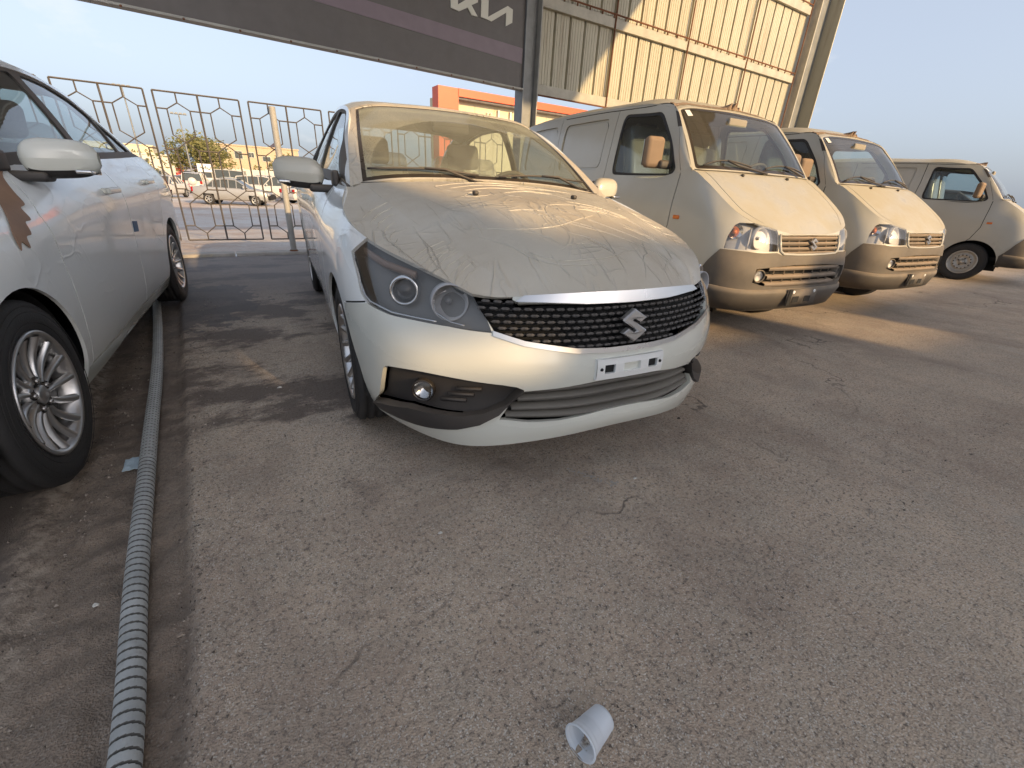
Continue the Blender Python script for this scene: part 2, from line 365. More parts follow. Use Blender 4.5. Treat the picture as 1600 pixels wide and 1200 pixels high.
def tube(pts, r, n=8, closed=False, cap=True, rfun=None):
    P = np.array(pts, float); m = len(P); V = []; F = []
    T = np.gradient(P, axis=0) if not closed else np.roll(P, -1, 0)-np.roll(P, 1, 0)
    T /= np.linalg.norm(T, axis=1)[:, None]+1e-12
    up = np.array([0, 0, 1.]) if abs(T[0][2]) < .9 else np.array([1., 0, 0]); a = np.cross(T[0], up); a /= np.linalg.norm(a)
    for i in range(m):
        a = a-T[i]*(a@T[i]); a /= np.linalg.norm(a)+1e-12; b = np.cross(T[i], a); rr = r if rfun is None else rfun(i)
        rr = rr if hasattr(rr, '__len__') else (rr, rr)
        for k in range(n): t = 2*math.pi*k/n; V.append(P[i]+a*math.cos(t)*rr[0]+b*math.sin(t)*rr[1])
    for i in range(m if closed else m-1):
        for k in range(n): j = (i+1) % m; F.append((i*n+k, i*n+(k+1) % n, j*n+(k+1) % n, j*n+k))
    if cap and not closed: F += [tuple(range(n))[::-1], tuple((m-1)*n+k for k in range(n))]
    return np.array(V), F
def lathe(prof, n=32, axis='y', c=(0, 0, 0), arc=None, cap=False):
    """profile of (radius, along-axis) turned about the axis"""
    V = []; F = []; m = len(prof)
    for k in range(n):
        t = 2*math.pi*k/n; ct, st = math.cos(t), math.sin(t)
        for r, h in prof: V.append({'y': (r*ct, h, r*st), 'x': (h, r*ct, r*st), 'z': (r*ct, r*st, h)}[axis])
    for k in range(n):
        j = (k+1) % n
        for i in range(m-1):
            q = (k*m+i, k*m+i+1, j*m+i+1, j*m+i); F.append(q if axis != 'y' else q[::-1])
    if cap: F.append(tuple(k*m for k in range(n))); F.append(tuple(k*m+m-1 for k in range(n))[::-1])
    return np.array(V)+np.array(c, float), F
def frame_to(d, up=(0, 0, 1)):
    """rotation whose x axis points along d"""
    d = np.array(d, float); d /= np.linalg.norm(d); y = np.cross(up, d); y /= np.linalg.norm(y); z = np.cross(d, y); return np.stack([d, y, z], 1)
def place(VF, R=None, t=(0, 0, 0)):
    V, F = VF; V = np.array(V, float)
    if R is not None: V = V@np.array(R).T
    return V+np.array(t, float), F
def mir(VF): V, F = VF; return np.array(V)*np.array([1, -1, 1.]), [f[::-1] for f in F]
def grid(P):
    P = np.array(P, float); r, c = P.shape[:2]
    return P.reshape(-1, 3), [(i*c+j, i*c+j+1, (i+1)*c+j+1, (i+1)*c+j) for i in range(r-1) for j in range(c-1)]
def prism(poly, d, o=(0, 0, 0), ax=(1, 0, 0), ay=(0, 0, 1), az=None):
    """2-D polygon in the plane ax/ay, thickness d along az"""
    ax, ay = np.array(ax, float), np.array(ay, float); az = np.cross(ax, ay) if az is None else np.array(az, float); n = len(poly)
    V = [np.array(o)+ax*x+ay*y for x, y in poly]+[np.array(o)+ax*x+ay*y+az*d for x, y in poly]
    return np.array(V), [tuple(range(n))[::-1], tuple(range(n, 2*n))]+[(i, (i+1) % n, n+(i+1) % n, n+i) for i in range(n)]
def one(name, mat, *vfs, parent=None, loc=None, smooth=False):
    M = Mesh()
    for vf in vfs: M.add(vf[0], vf[1], smooth=smooth)
    return M.obj(name, MAT[mat] if isinstance(mat, str) else mat, parent, loc)
# ------------------------------------------------------------------ ground
from mathutils import noise as mnoise
def asphalt_mat():
    m = NT('asphalt'); co = m.obj(); geo = m.n('ShaderNodeSeparateXYZ', {0: co}).outputs; X, Y = geo[0], geo[1]
    n1 = m.noise(co, .9, 6, .62); n2 = m.noise(co, 6, 6, .7); n3 = m.noise(co, 85, 4, .75); gr = m.n('ShaderNodeTexVoronoi', {'Vector': co, 'Scale': 230.}).outputs['Distance']; gc = m.n('ShaderNodeTexVoronoi', {'Vector': co, 'Scale': 330.}).outputs['Color']
    gcol = m.n('ShaderNodeSeparateXYZ', {0: gc}).outputs[0]
    c = m.mix(m.ramp(n1, .32, .68), rgb(.40, .305, .23), rgb(.64, .505, .375))
    c = m.mix(m.ramp(m.noise(co, 14, 6, .75), .52, .70, 0, .45), c, rgb(.115, .098, .092)); c = m.mix(m.ramp(n2, .42, .66, 0, .7), c, rgb(.45, .375, .29))
    c = m.mix(m.ramp(n3, .34, .50, .8, 0), c, rgb(.07, .06, .055))
    c = m.mix(m.ramp(gcol, .84, .94, 0, .8), c, rgb(.66, .60, .52))
    c = m.mix(m.math('MULTIPLY', m.ramp(m.noise(m.n('ShaderNodeMapping', {'Vector': co, 'Location': (7, 2, 0), 'Scale': (1.3, .8, 1)}).outputs[0], 1.25, 8, .7, .4), .48, .68), .48), c, rgb(.22, .165, .128))
    c = m.mix(m.ramp(m.noise(co, 2.4, 8, .75, .6), .57, .70, 0, .5), c, rgb(.50, .44, .37))
    ck = m.n('ShaderNodeTexVoronoi', {'Vector': m.n('ShaderNodeVectorMath', {0: co, 1: m.n('ShaderNodeTexNoise', {'Vector': co, 'Scale': 1.5, 'Detail': 5}).outputs['Color']}, operation='ADD').outputs[0], 'Scale': .55}, feature='DISTANCE_TO_EDGE').outputs['Distance']
    ckm = m.math('MULTIPLY', m.ramp(ck, .0045, .0015), m.ramp(m.noise(co, 1.1, 3), .5, .58)); c = m.mix(m.math('MULTIPLY', ckm, .7), c, rgb(.07, .058, .05))
    # dark oily stains of their own shape
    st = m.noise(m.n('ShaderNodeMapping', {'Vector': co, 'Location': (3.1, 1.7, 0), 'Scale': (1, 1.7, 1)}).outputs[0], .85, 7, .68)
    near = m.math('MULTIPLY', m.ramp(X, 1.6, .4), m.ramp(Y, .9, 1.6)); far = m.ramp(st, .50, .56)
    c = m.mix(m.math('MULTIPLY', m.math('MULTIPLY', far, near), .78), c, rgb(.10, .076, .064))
    dx = m.math('DIVIDE', m.math('ADD', X, .30), .42); dy = m.math('DIVIDE', m.math('ADD', Y, -4.35), .75); rr = m.math('SQRT', m.math('ADD', m.math('MULTIPLY', dx, dx), m.math('MULTIPLY', dy, dy))); rr = m.math('ADD', rr, m.math('MULTIPLY', m.math('ADD', m.noise(co, 4, 5, .7), -.5), 2.2))
    wet = m.ramp(rr, 1.0, .93); c = m.mix(m.math('MULTIPLY', wet, .75), c, rgb(.075, .064, .060))
    # cooler worn band by the kerb, smoother slab to the left of the trench
    c = m.mix(m.math('MULTIPLY', m.ramp(Y, 3.0, 5.2), m.ramp(X, 2.6, 1.6, 0, .7)), c, rgb(.20, .20, .212))
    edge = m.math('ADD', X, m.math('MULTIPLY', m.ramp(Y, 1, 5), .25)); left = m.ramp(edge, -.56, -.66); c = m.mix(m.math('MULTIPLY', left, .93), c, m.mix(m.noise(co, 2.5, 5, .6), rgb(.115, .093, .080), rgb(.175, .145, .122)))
    tr = m.math('MULTIPLY', m.ramp(edge, -.66, -.62), m.ramp(edge, -.235, -.27)); tr = m.math('MULTIPLY', tr, m.ramp(n2, .2, .5, .6, 1)); c = m.mix(m.math('MULTIPLY', tr, .7), c, m.mix(m.noise(co, 30, 4), rgb(.10, .075, .058), rgb(.22, .17, .13)))
    cr = m.math('MULTIPLY', m.ramp(edge, -.70, -.64), m.ramp(edge, -.555, -.60)); c = m.mix(m.math('MULTIPLY', cr, m.ramp(m.noise(co, 24, 5, .75), .42, .6, 0, .85)), c, rgb(.46, .38, .30))
    h = m.math('ADD', m.math('MULTIPLY', gr, .8), m.math('MULTIPLY', n3, 1.1)); h = m.math('MULTIPLY', h, m.ramp(left, 0, 1, 1, .35))
    rough = m.mix(wet, rgb(.95), rgb(.8))
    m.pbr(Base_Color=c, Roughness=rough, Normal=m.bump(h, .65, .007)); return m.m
def height(x, y):
    z = 0.
    if -1.6 < x < 4 and .2 < y < 5.2:
        fade = min(1, (x+1.6)/.3, (4-x)/.5, (y-.2)/.1, (5.2-y)/.4)
        z += fade*(.006*mnoise.noise((x*1.3, y*1.3, 0))+.0035*mnoise.noise((x*7, y*7, 2))+.0028*mnoise.noise((x*26, y*26, 5)))
        e = x+.25*min(1, max(0, (y-1)/4)); w = .012*mnoise.noise((x*3, y*5, 1))
        if -.70 < e < -.20:
            t = min(1, max(0, (e+w+.64)/.05))*min(1, max(0, (-.24-e-w)/.03)); z -= fade*t*(.028+.014*mnoise.noise((x*14, y*14, 3))+.008*mnoise.noise((x*40, y*40, 7)))
    return z
def asphalt():
    xs = np.concatenate([[-60, -30, -12, -6, -3, -2.2, -1.8], np.arange(-1.6, 2.2, .0175), np.arange(2.2, 4.01, .04), [5, 8, 12, 20, 40, 80]]); ys = np.concatenate([[-60, -30, -12, -5, -2, -.6, 0], np.arange(.2, 2.6, .0175), np.arange(2.6, 5.2, .05), [5.6, 6.0, 6.4, 6.82]])
    V = [(x, y, height(x, y)) for y in ys for x in xs]; n = len(xs)
    F = [(j*n+i, j*n+i+1, (j+1)*n+i+1, (j+1)*n+i) for j in range(len(ys)-1) for i in range(n-1)]
    M = Mesh(); M.add(V, F); tag(M.obj('asphalt_ground', [asphalt_mat()]), kind='structure')
asphalt()
def terr(y): return float(np.interp(y, [8, 20, 35, 50, 3000], [0, -.85, -.85, -1.15, -1.15]))
def sand():
    m = NT('sand'); co = m.obj(); n1 = m.noise(co, .35, 6, .65); n2 = m.noise(co, 3.0, 6, .72); n3 = m.noise(co, 22, 4, .7)
    c = m.mix(m.ramp(n1, .38, .62), rgb(.48, .35, .27), rgb(.62, .57, .52)); c = m.mix(m.ramp(n2, .45, .62, 0, .7), c, rgb(.60, .56, .52)); c = m.mix(m.ramp(n3, .55, .72, 0, .6), c, rgb(.17, .14, .12)); c = m.mix(m.ramp(n3, .32, .24, 0, .8), c, rgb(.62, .60, .57))
    m.pbr(Base_Color=c, Roughness=.95, Normal=m.bump(m.math('ADD', n2, n3), .9, .03))
    ys = np.concatenate([np.linspace(7.04, 20, 40), np.linspace(21, 60, 40), [80, 120, 250, 600, 1500, 5000]]); xs = np.concatenate([[-3000, -300, -60, -30], np.linspace(-15, 20, 80), [30, 60, 300, 3000]])
    V = [(x, y, terr(y)+(.03*mnoise.noise((x*.8, y*.8, 0))+.02*mnoise.noise((x*3, y*3, 4)) if y > 7.4 else .0)) for y in ys for x in xs]; n = len(xs)
    M_ = Mesh(); M_.add(V, [(j*n+i, j*n+i+1, (j+1)*n+i+1, (j+1)*n+i) for j in range(len(ys)-1) for i in range(n-1)]); tag(M_.obj('sandy_ground', [m.m]), kind='structure')
    g = one('outer_ground', m.m, (np.array([(-5000, -5000, -.06), (5000, -5000, -.06), (5000, 7.0, -.06), (-5000, 7.0, -.06)], float), [(0, 1, 2, 3)])); tag(g, kind='structure')
sand()
plain('concrete', (.42, .40, .37), .9, var=.25, bump=.5, bs=40, dust=.3); plain('concrete_dark', (.16, .15, .145), .9, var=.3, bump=.5, bs=40)
for i, x in enumerate(np.arange(-14, 20, 2.0)):
    j = .012*math.sin(i*2.7); M = Mesh(); M.add(*bbox((x+1, 6.93+j, .0), (1.985, .22, .075), .015)); o = M.obj('kerb', [MAT['concrete']]); tag(o, kind='structure')
# ------------------------------------------------------------------ litter
def litter():
    rnd = random.Random(3); V = []; F = []
    for k in range(8000):
        y = .28+4.2*rnd.random()**1.8; x = rnd.uniform(-1.3, 3.4) if rnd.random() < .6 else -.27+rnd.gauss(0, .05) if rnd.random() < .5 else -.60+rnd.gauss(0, .04); s = rnd.choice([.0014, .002, .0028, .0038])*(1+rnd.random()) if rnd.random() < .985 else rnd.uniform(.005, .009)
        if x < -.30 and x > -.55 and rnd.random() < .7: continue
        b = len(V); z = height(x, y); a = rnd.random()*6.28
        for i in range(3): V.append((x+s*math.cos(a+i*2.1)*rnd.uniform(.7, 1.2), y+s*math.sin(a+i*2.1)*rnd.uniform(.7, 1.2), z-.001))
        V.append((x+s*.2*rnd.uniform(-1, 1), y, z+s*rnd.uniform(.5, 1.0))); F += [(b, b+1, b+3), (b+1, b+2, b+3), (b+2, b, b+3)]
    m = NT('grit'); co = m.obj(); c = m.mix(m.ramp(m.n('ShaderNodeTexWhiteNoise', {'Vector': m.n('ShaderNodeVectorMath', {0: co, 1: (.012, .012, 10)}, operation='SNAP').outputs[0]}, noise_dimensions='3D').outputs[0], .2, 1), rgb(.10, .08, .065), rgb(.42, .36, .30)); m.pbr(Base_Color=c, Roughness=.9)
    M = Mesh(); M.add(V, F, smooth=False); tag(M.obj('grit', [m.m]), kind='stuff')
    plain('paper_white', (.62, .60, .55), .8, var=.2); plain('blue_packet', (.42, .52, .58), .5, var=.3); plain('leaf_brown', (.05, .035, .025), .8); plain('stone', (.34, .27, .21), .9, var=.3, bump=.5)
    def scrap(name, x, y, s, mat, label, cat, seed, flat=.3):
        r = random.Random(seed); n = 7; pts = [(s*math.cos(6.283*i/n)*r.uniform(.6, 1.1), s*.7*math.sin(6.283*i/n)*r.uniform(.6, 1.1), s*flat*r.uniform(0, .5)) for i in range(n)]; z = height(x, y)
        up = [(a*.7, b*.7, c+s*flat*r.uniform(.5, 1.1)) for a, b, c in pts]; V = pts+up+[(0, 0, s*flat)]
        F = [(i, (i+1) % n, n+(i+1) % n, n+i) for i in range(n)]+[(n+i, n+(i+1) % n, 2*n) for i in range(n)]+[tuple(range(n))[::-1]]
        o = one(name, mat, (np.array(V), F), loc=(x, y, z)); tag(o, label, cat)
    for (px, x, y, s, mt, nm, lb, ct, sd) in [
        ('', .395, .985, .010, 'paper_white', 'paper_scrap', 'small white crumpled paper scrap lying alone on the grey ground beyond the plastic cup', 'litter', 1),
        ('', .62, 1.62, .014, 'leaf_brown', 'dry_leaf', 'curled dark dry leaf on the ground just ahead of the saloon front bumper', 'leaf', 2),
        ('', .07, 2.35, .016, 'paper_white', 'paper_scrap', 'pale scrap on the dark stained ground left of the middle saloon front tyre', 'litter', 3),
        ('', -.475, 1.20, .011, 'paper_white', 'paper_scrap', 'tiny white scrap beside the left edge of the grey conduit', 'litter', 4),
        ('', 1.75, 1.15, .012, 'leaf_brown', 'dry_leaf', 'small black leaf bit on the open ground right of the saloon', 'leaf', 5),
        ('', 1.18, .90, .009, 'paper_white', 'paper_scrap', 'white fleck of paper near a pale scuff on the right ground', 'litter', 6),
        ('', -.285, 1.0, .013, 'stone', 'stone', 'small tan stone against the right edge of the conduit, nearer the camera', 'stone', 7),
        ('', -.30, 1.36, .011, 'stone', 'stone', 'reddish pebble on the conduit edge, farther up the trench', 'stone', 8),
        ('', -.06, 1.32, .010, 'stone', 'stone', 'lone yellowish pebble on the ground between conduit and saloon wheel', 'stone', 9),
        ('', 2.2, 1.9, .013, 'leaf_brown', 'dry_leaf', 'dark scrap on the ground between the saloon and the first van', 'leaf', 10)]:
        scrap(nm, x, y, s, mt, lb, ct, sd)
    r = random.Random(8); z = height(-.485, 1.88); nx = 6; V = []
    for i in range(nx):
        for j in range(nx): V.append((-.505+.045*i/(nx-1)+.004*r.random(), 1.845+.085*j/(nx-1)+.004*r.random(), z+.008+.008*r.random()))
    o = one('packet', 'blue_packet', (np.array(V), [(j*nx+i, j*nx+i+1, (j+1)*nx+i+1, (j+1)*nx+i) for i in range(nx-1) for j in range(nx-1)])); s_ = o.modifiers.new('s', 'SOLIDIFY'); s_.thickness = .004
    tag(o, 'crumpled pale blue and white packet lying left of the grey conduit', 'packet')
litter()
def scuff():
    rnd = random.Random(4); m = plain('chalk', (.40, .37, .33), .9); V = []; F = []
    for k in range(60):
        t = rnd.random(); x = .985+.10*t+rnd.gauss(0, .008); y = 1.06-.16*t+rnd.gauss(0, .006); s = rnd.uniform(.002, .006); b = len(V); z = height(x, y)+.0016
        V += [(x+s*math.cos(a), y+s*math.sin(a), z) for a in (0, 1.3, 2.4, 3.6, 5)]; F.append((b, b+1, b+2, b+3, b+4))
    tag(one('paint_fleck', m, (np.array(V), F)), kind='stuff')
scuff()
# ------------------------------------------------------------------ conduit in the trench
plain('pipe_groove', (.115, .11, .10), .8)
def conduit():
    root = empty('conduit', (-.40, 2.6, 0)); tag(root, 'long grey ribbed plastic conduit lying in the dirt trench beside the left car', 'conduit')
    m = NT('conduit_grey'); co = m.obj(); c = m.mix(m.ramp(m.noise(co, 9, 5, .7), .35, .7), rgb(.33, .34, .33), rgb(.47, .48, .465)); c = m.mix(m.ramp(m.noise(co, 30, 5, .8), .55, .75, 0, .6), c, rgb(.20, .16, .12)); m.pbr(Base_Color=c, Roughness=.55)
    P = smooth_poly([(-.335, .2, 0), (-.345, .55, 0), (-.355, .80, 0), (-.390, 1.23, 0), (-.435, 1.97, 0), (-.500, 3.06, 0), (-.60, 4.2, 0), (-.655, 4.75, 0)], 40, False)
    d = np.r_[0, np.cumsum(np.linalg.norm(np.diff(P, axis=0), axis=1))]; L = d[-1]; pitch = .026; n = 28; V = []; F = []; k = int(L/pitch*14)
    rn = random.Random(2); ph = 0
    for i in range(k+1):
        s = L*i/k; x, y = np.interp(s, d, P[:, 0]), np.interp(s, d, P[:, 1]); a = math.atan2(np.interp(min(s+.02, L), d, P[:, 1])-y, np.interp(min(s+.02, L), d, P[:, 0])-x+1e-9); r0 = .0265
        for j in range(n):
            t = 2*math.pi*j/n; f = (s/pitch+t/(2*math.pi)) % 1.; r = r0*(1 if f < .84 else .70); ox = math.cos(t)*r; oz = math.sin(t)*r
            V.append((x-math.sin(a)*ox-P[0][0]*0, y+math.cos(a)*ox, -.003+oz+.001*math.sin(s*7)))
    V = np.array(V)-np.array((-.40, 2.6, 0)); F = [(i*n+j, i*n+(j+1) % n, (i+1)*n+(j+1) % n, (i+1)*n+j) for i in range(k) for j in range(n)]
    gi = [(((L*(f[0]//n)/k)/pitch+(f[0] % n)/n) % 1.) for f in F]; M = Mesh(); M.add(V, [f for f, g in zip(F, gi) if g < .84 or g > .98], smooth=False); M.add(V, [f for f, g in zip(F, gi) if not (g < .84 or g > .98)], mat=1, smooth=False); M.obj('ribbed_pipe', [m.m, MAT['pipe_groove']], root)
    one('collar', m.m, place(lathe([(.031, -.03), (.043, -.03), (.044, .0), (.043, .03), (.031, .03)], 20, 'y'), None, (-.653+.40, 4.70-2.6, .010)), parent=root, smooth=True)
    one('pipe_end', m.m, place(lathe([(.027, 0), (.029, .28), (.02, .28)], 18, 'y'), None, (-.655+.40, 4.72-2.6, .006)), parent=root, smooth=True)
conduit()
def cup():
    m = NT('cup_plastic'); p = m.n('ShaderNodeBsdfPrincipled', {'Base Color': rgb(.88, .92, .96), 'Roughness': .28, 'Specular IOR Level': .5}); t = m.n('ShaderNodeBsdfTranslucent', {0: rgb(.75, .80, .86)}); tr = m.n('ShaderNodeBsdfTransparent', {0: rgb(.9)})
    s = m.n('ShaderNodeMixShader', {0: .35}); m.t.links.new(p.outputs[0], s.inputs[1]); m.t.links.new(t.outputs[0], s.inputs[2]); s2 = m.n('ShaderNodeMixShader', {0: .06}); m.t.links.new(s.outputs[0], s2.inputs[1]); m.t.links.new(tr.outputs[0], s2.inputs[2]); m.t.links.new(s2.outputs[0], m.out.inputs[0])
    root = empty('plastic_cup', (.40, .305, 0)); tag(root, 'small white translucent disposable plastic cup lying on its side on the near ground', 'cup')
    prof = [(.0335, 0), (.0362, .0), (.0372, .0012), (.0368, .0028), (.0345, .0035), (.0338, .010)]
    for k in range(6): prof += [(.0330-.0012*k*.35, .017+.0032*k), (.0316-.0012*k*.35, .0186+.0032*k)]
    prof += [(.0305, .040), (.0272, .072), (.0268, .0775), (.0250, .080), (.0235, .0785), (.0225, .076), (.0, .0755)]
    Rm = frame_to((.973, .19, -.125)); V, F = place(lathe(prof, 56, 'x'), Rm, (0, 0, .0362)); M = Mesh(); M.add(V, F); M.obj('cup_wall', [m.m], root)
cup()
# ------------------------------------------------------------------ fence along Y = 7
plain('fence_metal', (.13, .118, .11), .6, .4, var=.25, dust=.4); plain('post_paint', (.36, .355, .33), .6, var=.15, dust=.3); plain('rust', (.16, .065, .03), .85, var=.3)
def fence_panel(x0, w, label):
    root = empty('lattice_fence', (x0, 7.0, 0)); tag(root, label, 'fence panel', 'white lattice fence panels along the kerb'); t = .0075
    def bar(name, a, b, r=t): one(name, 'fence_metal', tube([(a[0], 0, a[1]), (b[0], 0, b[1])], r, 4), parent=root)
    zt, zb = 1.79, .19
    for x in (0, w/2, w): bar('upright', (x, zb), (x, zt), .0095 if x != w/2 else .0105)
    bar('top_rail', (0, zt), (w, zt), .009); bar('bottom_rail', (0, zb), (w, zb), .009)
    for c in (w*.25, w*.75):
        h = .108; q = w*.25
        for a, b in [((c, zt), (c, 1.69)), ((c, zb), (c, .27))]: bar('stub', a, b)
        for z0_, z1_, z2_, z3_ in ((1.69, 1.62, 1.36, 1.29), (1.29, 1.21, .785, .705), (.705, .62, .36, .27)):
            one('hexagon', 'fence_metal', tube([(c, 0, z0_), (c+h, 0, z1_), (c+h, 0, z2_), (c, 0, z3_), (c-h, 0, z2_), (c-h, 0, z1_)], t, 4, closed=True), parent=root)
        for z in (1.62, 1.21, .785, .36):
            bar('tie', (c-q, z), (c-h, z)); bar('tie', (c+h, z), (c+q, z))
labs = ['lattice fence panel whose lower half hides behind the left car rear', 'lattice fence panel with the tree seen through it, beside the left car', 'lattice fence panel crossed in front by the pale round post']
for i, x in enumerate((-3.16, -2.235)): fence_panel(x, .83, ['lattice fence panel far left behind the left car roof', 'lattice fence panel just above the left car side windows'][i])
for i, x in enumerate((-1.31, -.472, .458)): fence_panel(x if i else -1.305, .83 if i else .75, labs[i])
for i, x in enumerate((1.385, 2.31, 3.24)): fence_panel(x, .83, ['lattice fence panel hidden behind the middle saloon body', 'lattice fence panel behind the middle saloon windscreen', 'lattice fence panel next to the steel column, seen through glass'][i])
pr = empty('fence_post', (.705, 6.93, 0)); tag(pr, 'pale round steel post with a rusty foot standing at the kerb before the fence', 'post')
one('pole', 'post_paint', lathe([(.0, 1.76), (.036, 1.76), (.038, 1.755), (.038, .0)], 20, 'z'), parent=pr, smooth=True); one('foot_plate', 'rust', lathe([(.0, .06), (.046, .055), (.06, .035), (.062, .0)], 14, 'z'), parent=pr)
# ------------------------------------------------------------------ canopy: wall cladding, sign, columns, roof

m_ = NT('cladding'); co_ = m_.obj(); st_ = m_.noise(m_.n('ShaderNodeMapping', {'Vector': co_, 'Scale': (7, 7, .5)}).outputs[0], 1.5, 6, .65); c_ = m_.mix(m_.ramp(m_.noise(co_, .7, 4), .3, .7), rgb(.42, .39, .29), rgb(.48, .45, .345)); c_ = m_.mix(m_.ramp(st_, .52, .75, 0, .6), c_, rgb(.25, .19, .12)); c_ = m_.mix(m_.ramp(m_.noise(co_, 12, 5, .7), .66, .76, 0, .5), c_, rgb(.16, .10, .06)); m_.pbr(Base_Color=c_, Roughness=.55, Normal=m_.bump(m_.noise(co_, 2.2, 2), .35, .05))
plain('girt_paint', (.42, .40, .33), .6, var=.15, dust=.2); plain('column_grey', (.20, .21, .21), .5, .2, var=.15, dust=.15); plain('lit_flange_pale_trim', (.36, .35, .31), .6, var=.15, dust=.2); plain('sign_grey', (.075, .068, .066), .45, var=.12, dust=.25); plain('sign_stripe', (.17, .125, .145), .45, var=.08); plain('sign_letter', (.62, .60, .50), .5); plain('roof_sheet', (.62, .60, .56), .6, var=.1)
def corr(w, h, o, n_rib, mat, name, parent):
    """trapezoid sheet: flat pans with deep narrow ribs turned away from the camera and shallow flutes between"""
    xs = []; p = w/n_rib
    for i in range(n_rib):
        a = i*p; xs += [(a, 0), (a+.008, .045), (a+.040, .045), (a+.052, 0)]
        for q in (.27, .45, .63, .81): xs += [(a+p*q-.006, 0), (a+p*q, .008), (a+p*q+.006, 0)]
    xs.append((w, 0)); V = [(o[0]+x, o[1]+d, o[2]+z) for z in (0, h) for x, d in xs]; n = len(xs)
    M = Mesh(); M.add(V, [(i, i+1, n+i+1, n+i) for i in range(n-1)], smooth=False); return M.obj(name, [MAT[mat]], parent)
def ibeam(c, wx, wy, z0, z1, mat, name, parent=None, ft=.018, rz=0):
    return one(name, mat, box((c[0]-wx/2+ft/2, c[1], (z0+z1)/2), (ft, wy, z1-z0)), box((c[0]+wx/2-ft/2, c[1], (z0+z1)/2), (ft, wy, z1-z0)), box((c[0], c[1], (z0+z1)/2), (wx-2*ft, .012, z1-z0)), parent=parent)
def shed():
    root = empty('clad_wall', (0, 7.0, 0)); tag(root, 'cream corrugated steel wall cladding hung between two columns behind the vans', 'wall')
    js = [4.64, 6.17, 8.05, 9.95, 11.84]; zs_ = [2.50, 3.60, 4.86, 6.6]
    for i in range(4):
        for j in range(3): corr(js[i+1]-js[i]-.004, zs_[j+1]-zs_[j]+.04, (js[i]+.002, .03+.002*j, zs_[j]), 5 if i == 0 else 6, 'cladding', 'sheet', root)
    for z in (2.47, 3.60, 4.86): one('girt', 'girt_paint', box((8.24, -.03, z), (7.2, .012, .13)), box((8.24, -.005, z+.065), (7.2, .06, .008)), box((8.24, -.005, z-.065), (7.2, .06, .008)), parent=root)
    for z in (2.385, 3.71, 4.96): one('rod', 'rust', tube([(4.65, -.05, z), (11.84, -.05, z)], .013, 6), parent=root)
    for k in range(27):
        x = 4.8+.265*k
        one('hook', 'rust', box((x, -.045, 3.690), (.016, .02, .055)), parent=root)
    for x in js[1:]: one('sag_rod', 'rust', tube([(x, -.045, 2.40), (x, -.045, 6.6)], .014, 6), parent=root)
    c1 = empty('steel_column', (4.47, 6.98, 0)); tag(c1, 'grey steel column between the dark sign and the cream cladding', 'column'); 
    one('flange', 'column_grey', box((-.135, 0, 3.2), (.018, .24, 6.5)), parent=c1); one('flange', 'lit_flange_pale_trim', box((.135, 0, 3.2), (.018, .24, 6.5)), parent=c1); one('web', 'column_grey', box((0, .0, 3.2), (.252, .014, 6.5)), parent=c1); one('base_plate', 'rust', box((0, 0, .01), (.4, .36, .02)), parent=c1)  # right flange is paler: its sunlit look is put into the colour
    c2 = empty('end_column', (12.22, 6.92, 0)); tag(c2, 'broad steel column closing the right end of the cream cladding', 'column')
    one('flange', 'girt_paint', box((-.30, .05, 3.4), (.03, .34, 7.0)), parent=c2); one('web', 'column_grey', box((0, .05, 3.4), (.57, .016, 7.0)), parent=c2); one('flange', 'cladding', box((.30, -.02, 3.4), (.03, .48, 7.0)), parent=c2); one('base_plate', 'rust', box((0, 0, .01), (.9, .5, .02)), parent=c2)  # shade on the web and sun on the right flange are painted by material
    s = empty('fascia_sign', (0, 6.9, .03)); s.rotation_euler = (0, .0157, 0); tag(s, 'long dark grey fascia sign with a purple stripe and pale angular letters', 'sign')
    one('sign_board', 'sign_grey', box((-4.86, .05, 3.95), (18.3, .10, 2.98)), parent=s); one('sign_edge', 'lit_flange_pale_trim', box((-4.86, .03, 2.448), (18.3, .15, .022)), parent=s)
    for k in range(26): one('bolt', 'rust', lathe([(.0, .0), (.010, .002), (.011, .02)], 6, 'z', (4.1-.52*k, -.05, 2.425)), parent=s)
    z1 = lambda x: 2.78+(4.25-x)*.0395; z2 = lambda x: 2.972+(4.25-x)*.028
    one('stripe', 'sign_stripe', prism([(4.26, z1(4.26)), (4.26, z2(4.26)), (-3.4, z2(-3.4)), (-3.4, z1(-3.4))], .004, (0, -.0042, 0), az=(0, 1, 0)), parent=s)
    for nm, q in (('letter', [(3.06, 3.205), (3.185, 3.192), (3.315, 3.262), (3.375, 3.19), (3.475, 3.19), (3.372, 3.300), (3.47, 3.352), (3.47, 3.415), (3.40, 3.415), (3.165, 3.262), (3.165, 3.415), (3.06, 3.415)]), ('letter', [(3.525, 3.20), (3.70, 3.185), (3.935, 3.335), (3.935, 3.175), (4.045, 3.238), (4.045, 3.392), (3.955, 3.415), (3.64, 3.225), (3.64, 3.415), (3.525, 3.415)])):
        import mathutils
        T = mathutils.geometry.tessellate_polygon([[Vector((x, y, 0)) for x, y in q]]); n = len(q); V = [(x, -.016, z) for x, z in q]+[(x, 0, z) for x, z in q]; one(nm, 'sign_letter', (np.array(V), [tuple(t) for t in T]+[(i, (i+1) % n, n+(i+1) % n, n+i) for i in range(n)]), parent=s)
    r = empty('canopy_roof', (4.9, .35, 6.6)); tag(r, 'large flat canopy roof over the parked cars, mostly above the picture', 'roof')
    one('roof_deck', 'roof_sheet', box((0, 0, .05), (7.8, 13.2, .06)), parent=r)
    for x in np.arange(-3.7, 3.8, 1.85): one('rafter', 'column_grey', box((x, 0, -.12), (.14, 13.1, .26)), parent=r)
    for y in np.arange(-6.25, 6.3, 1.25): one('purlin', 'girt_paint', box((0, y, -.01), (7.7, .08, .05)), parent=r)
shed()
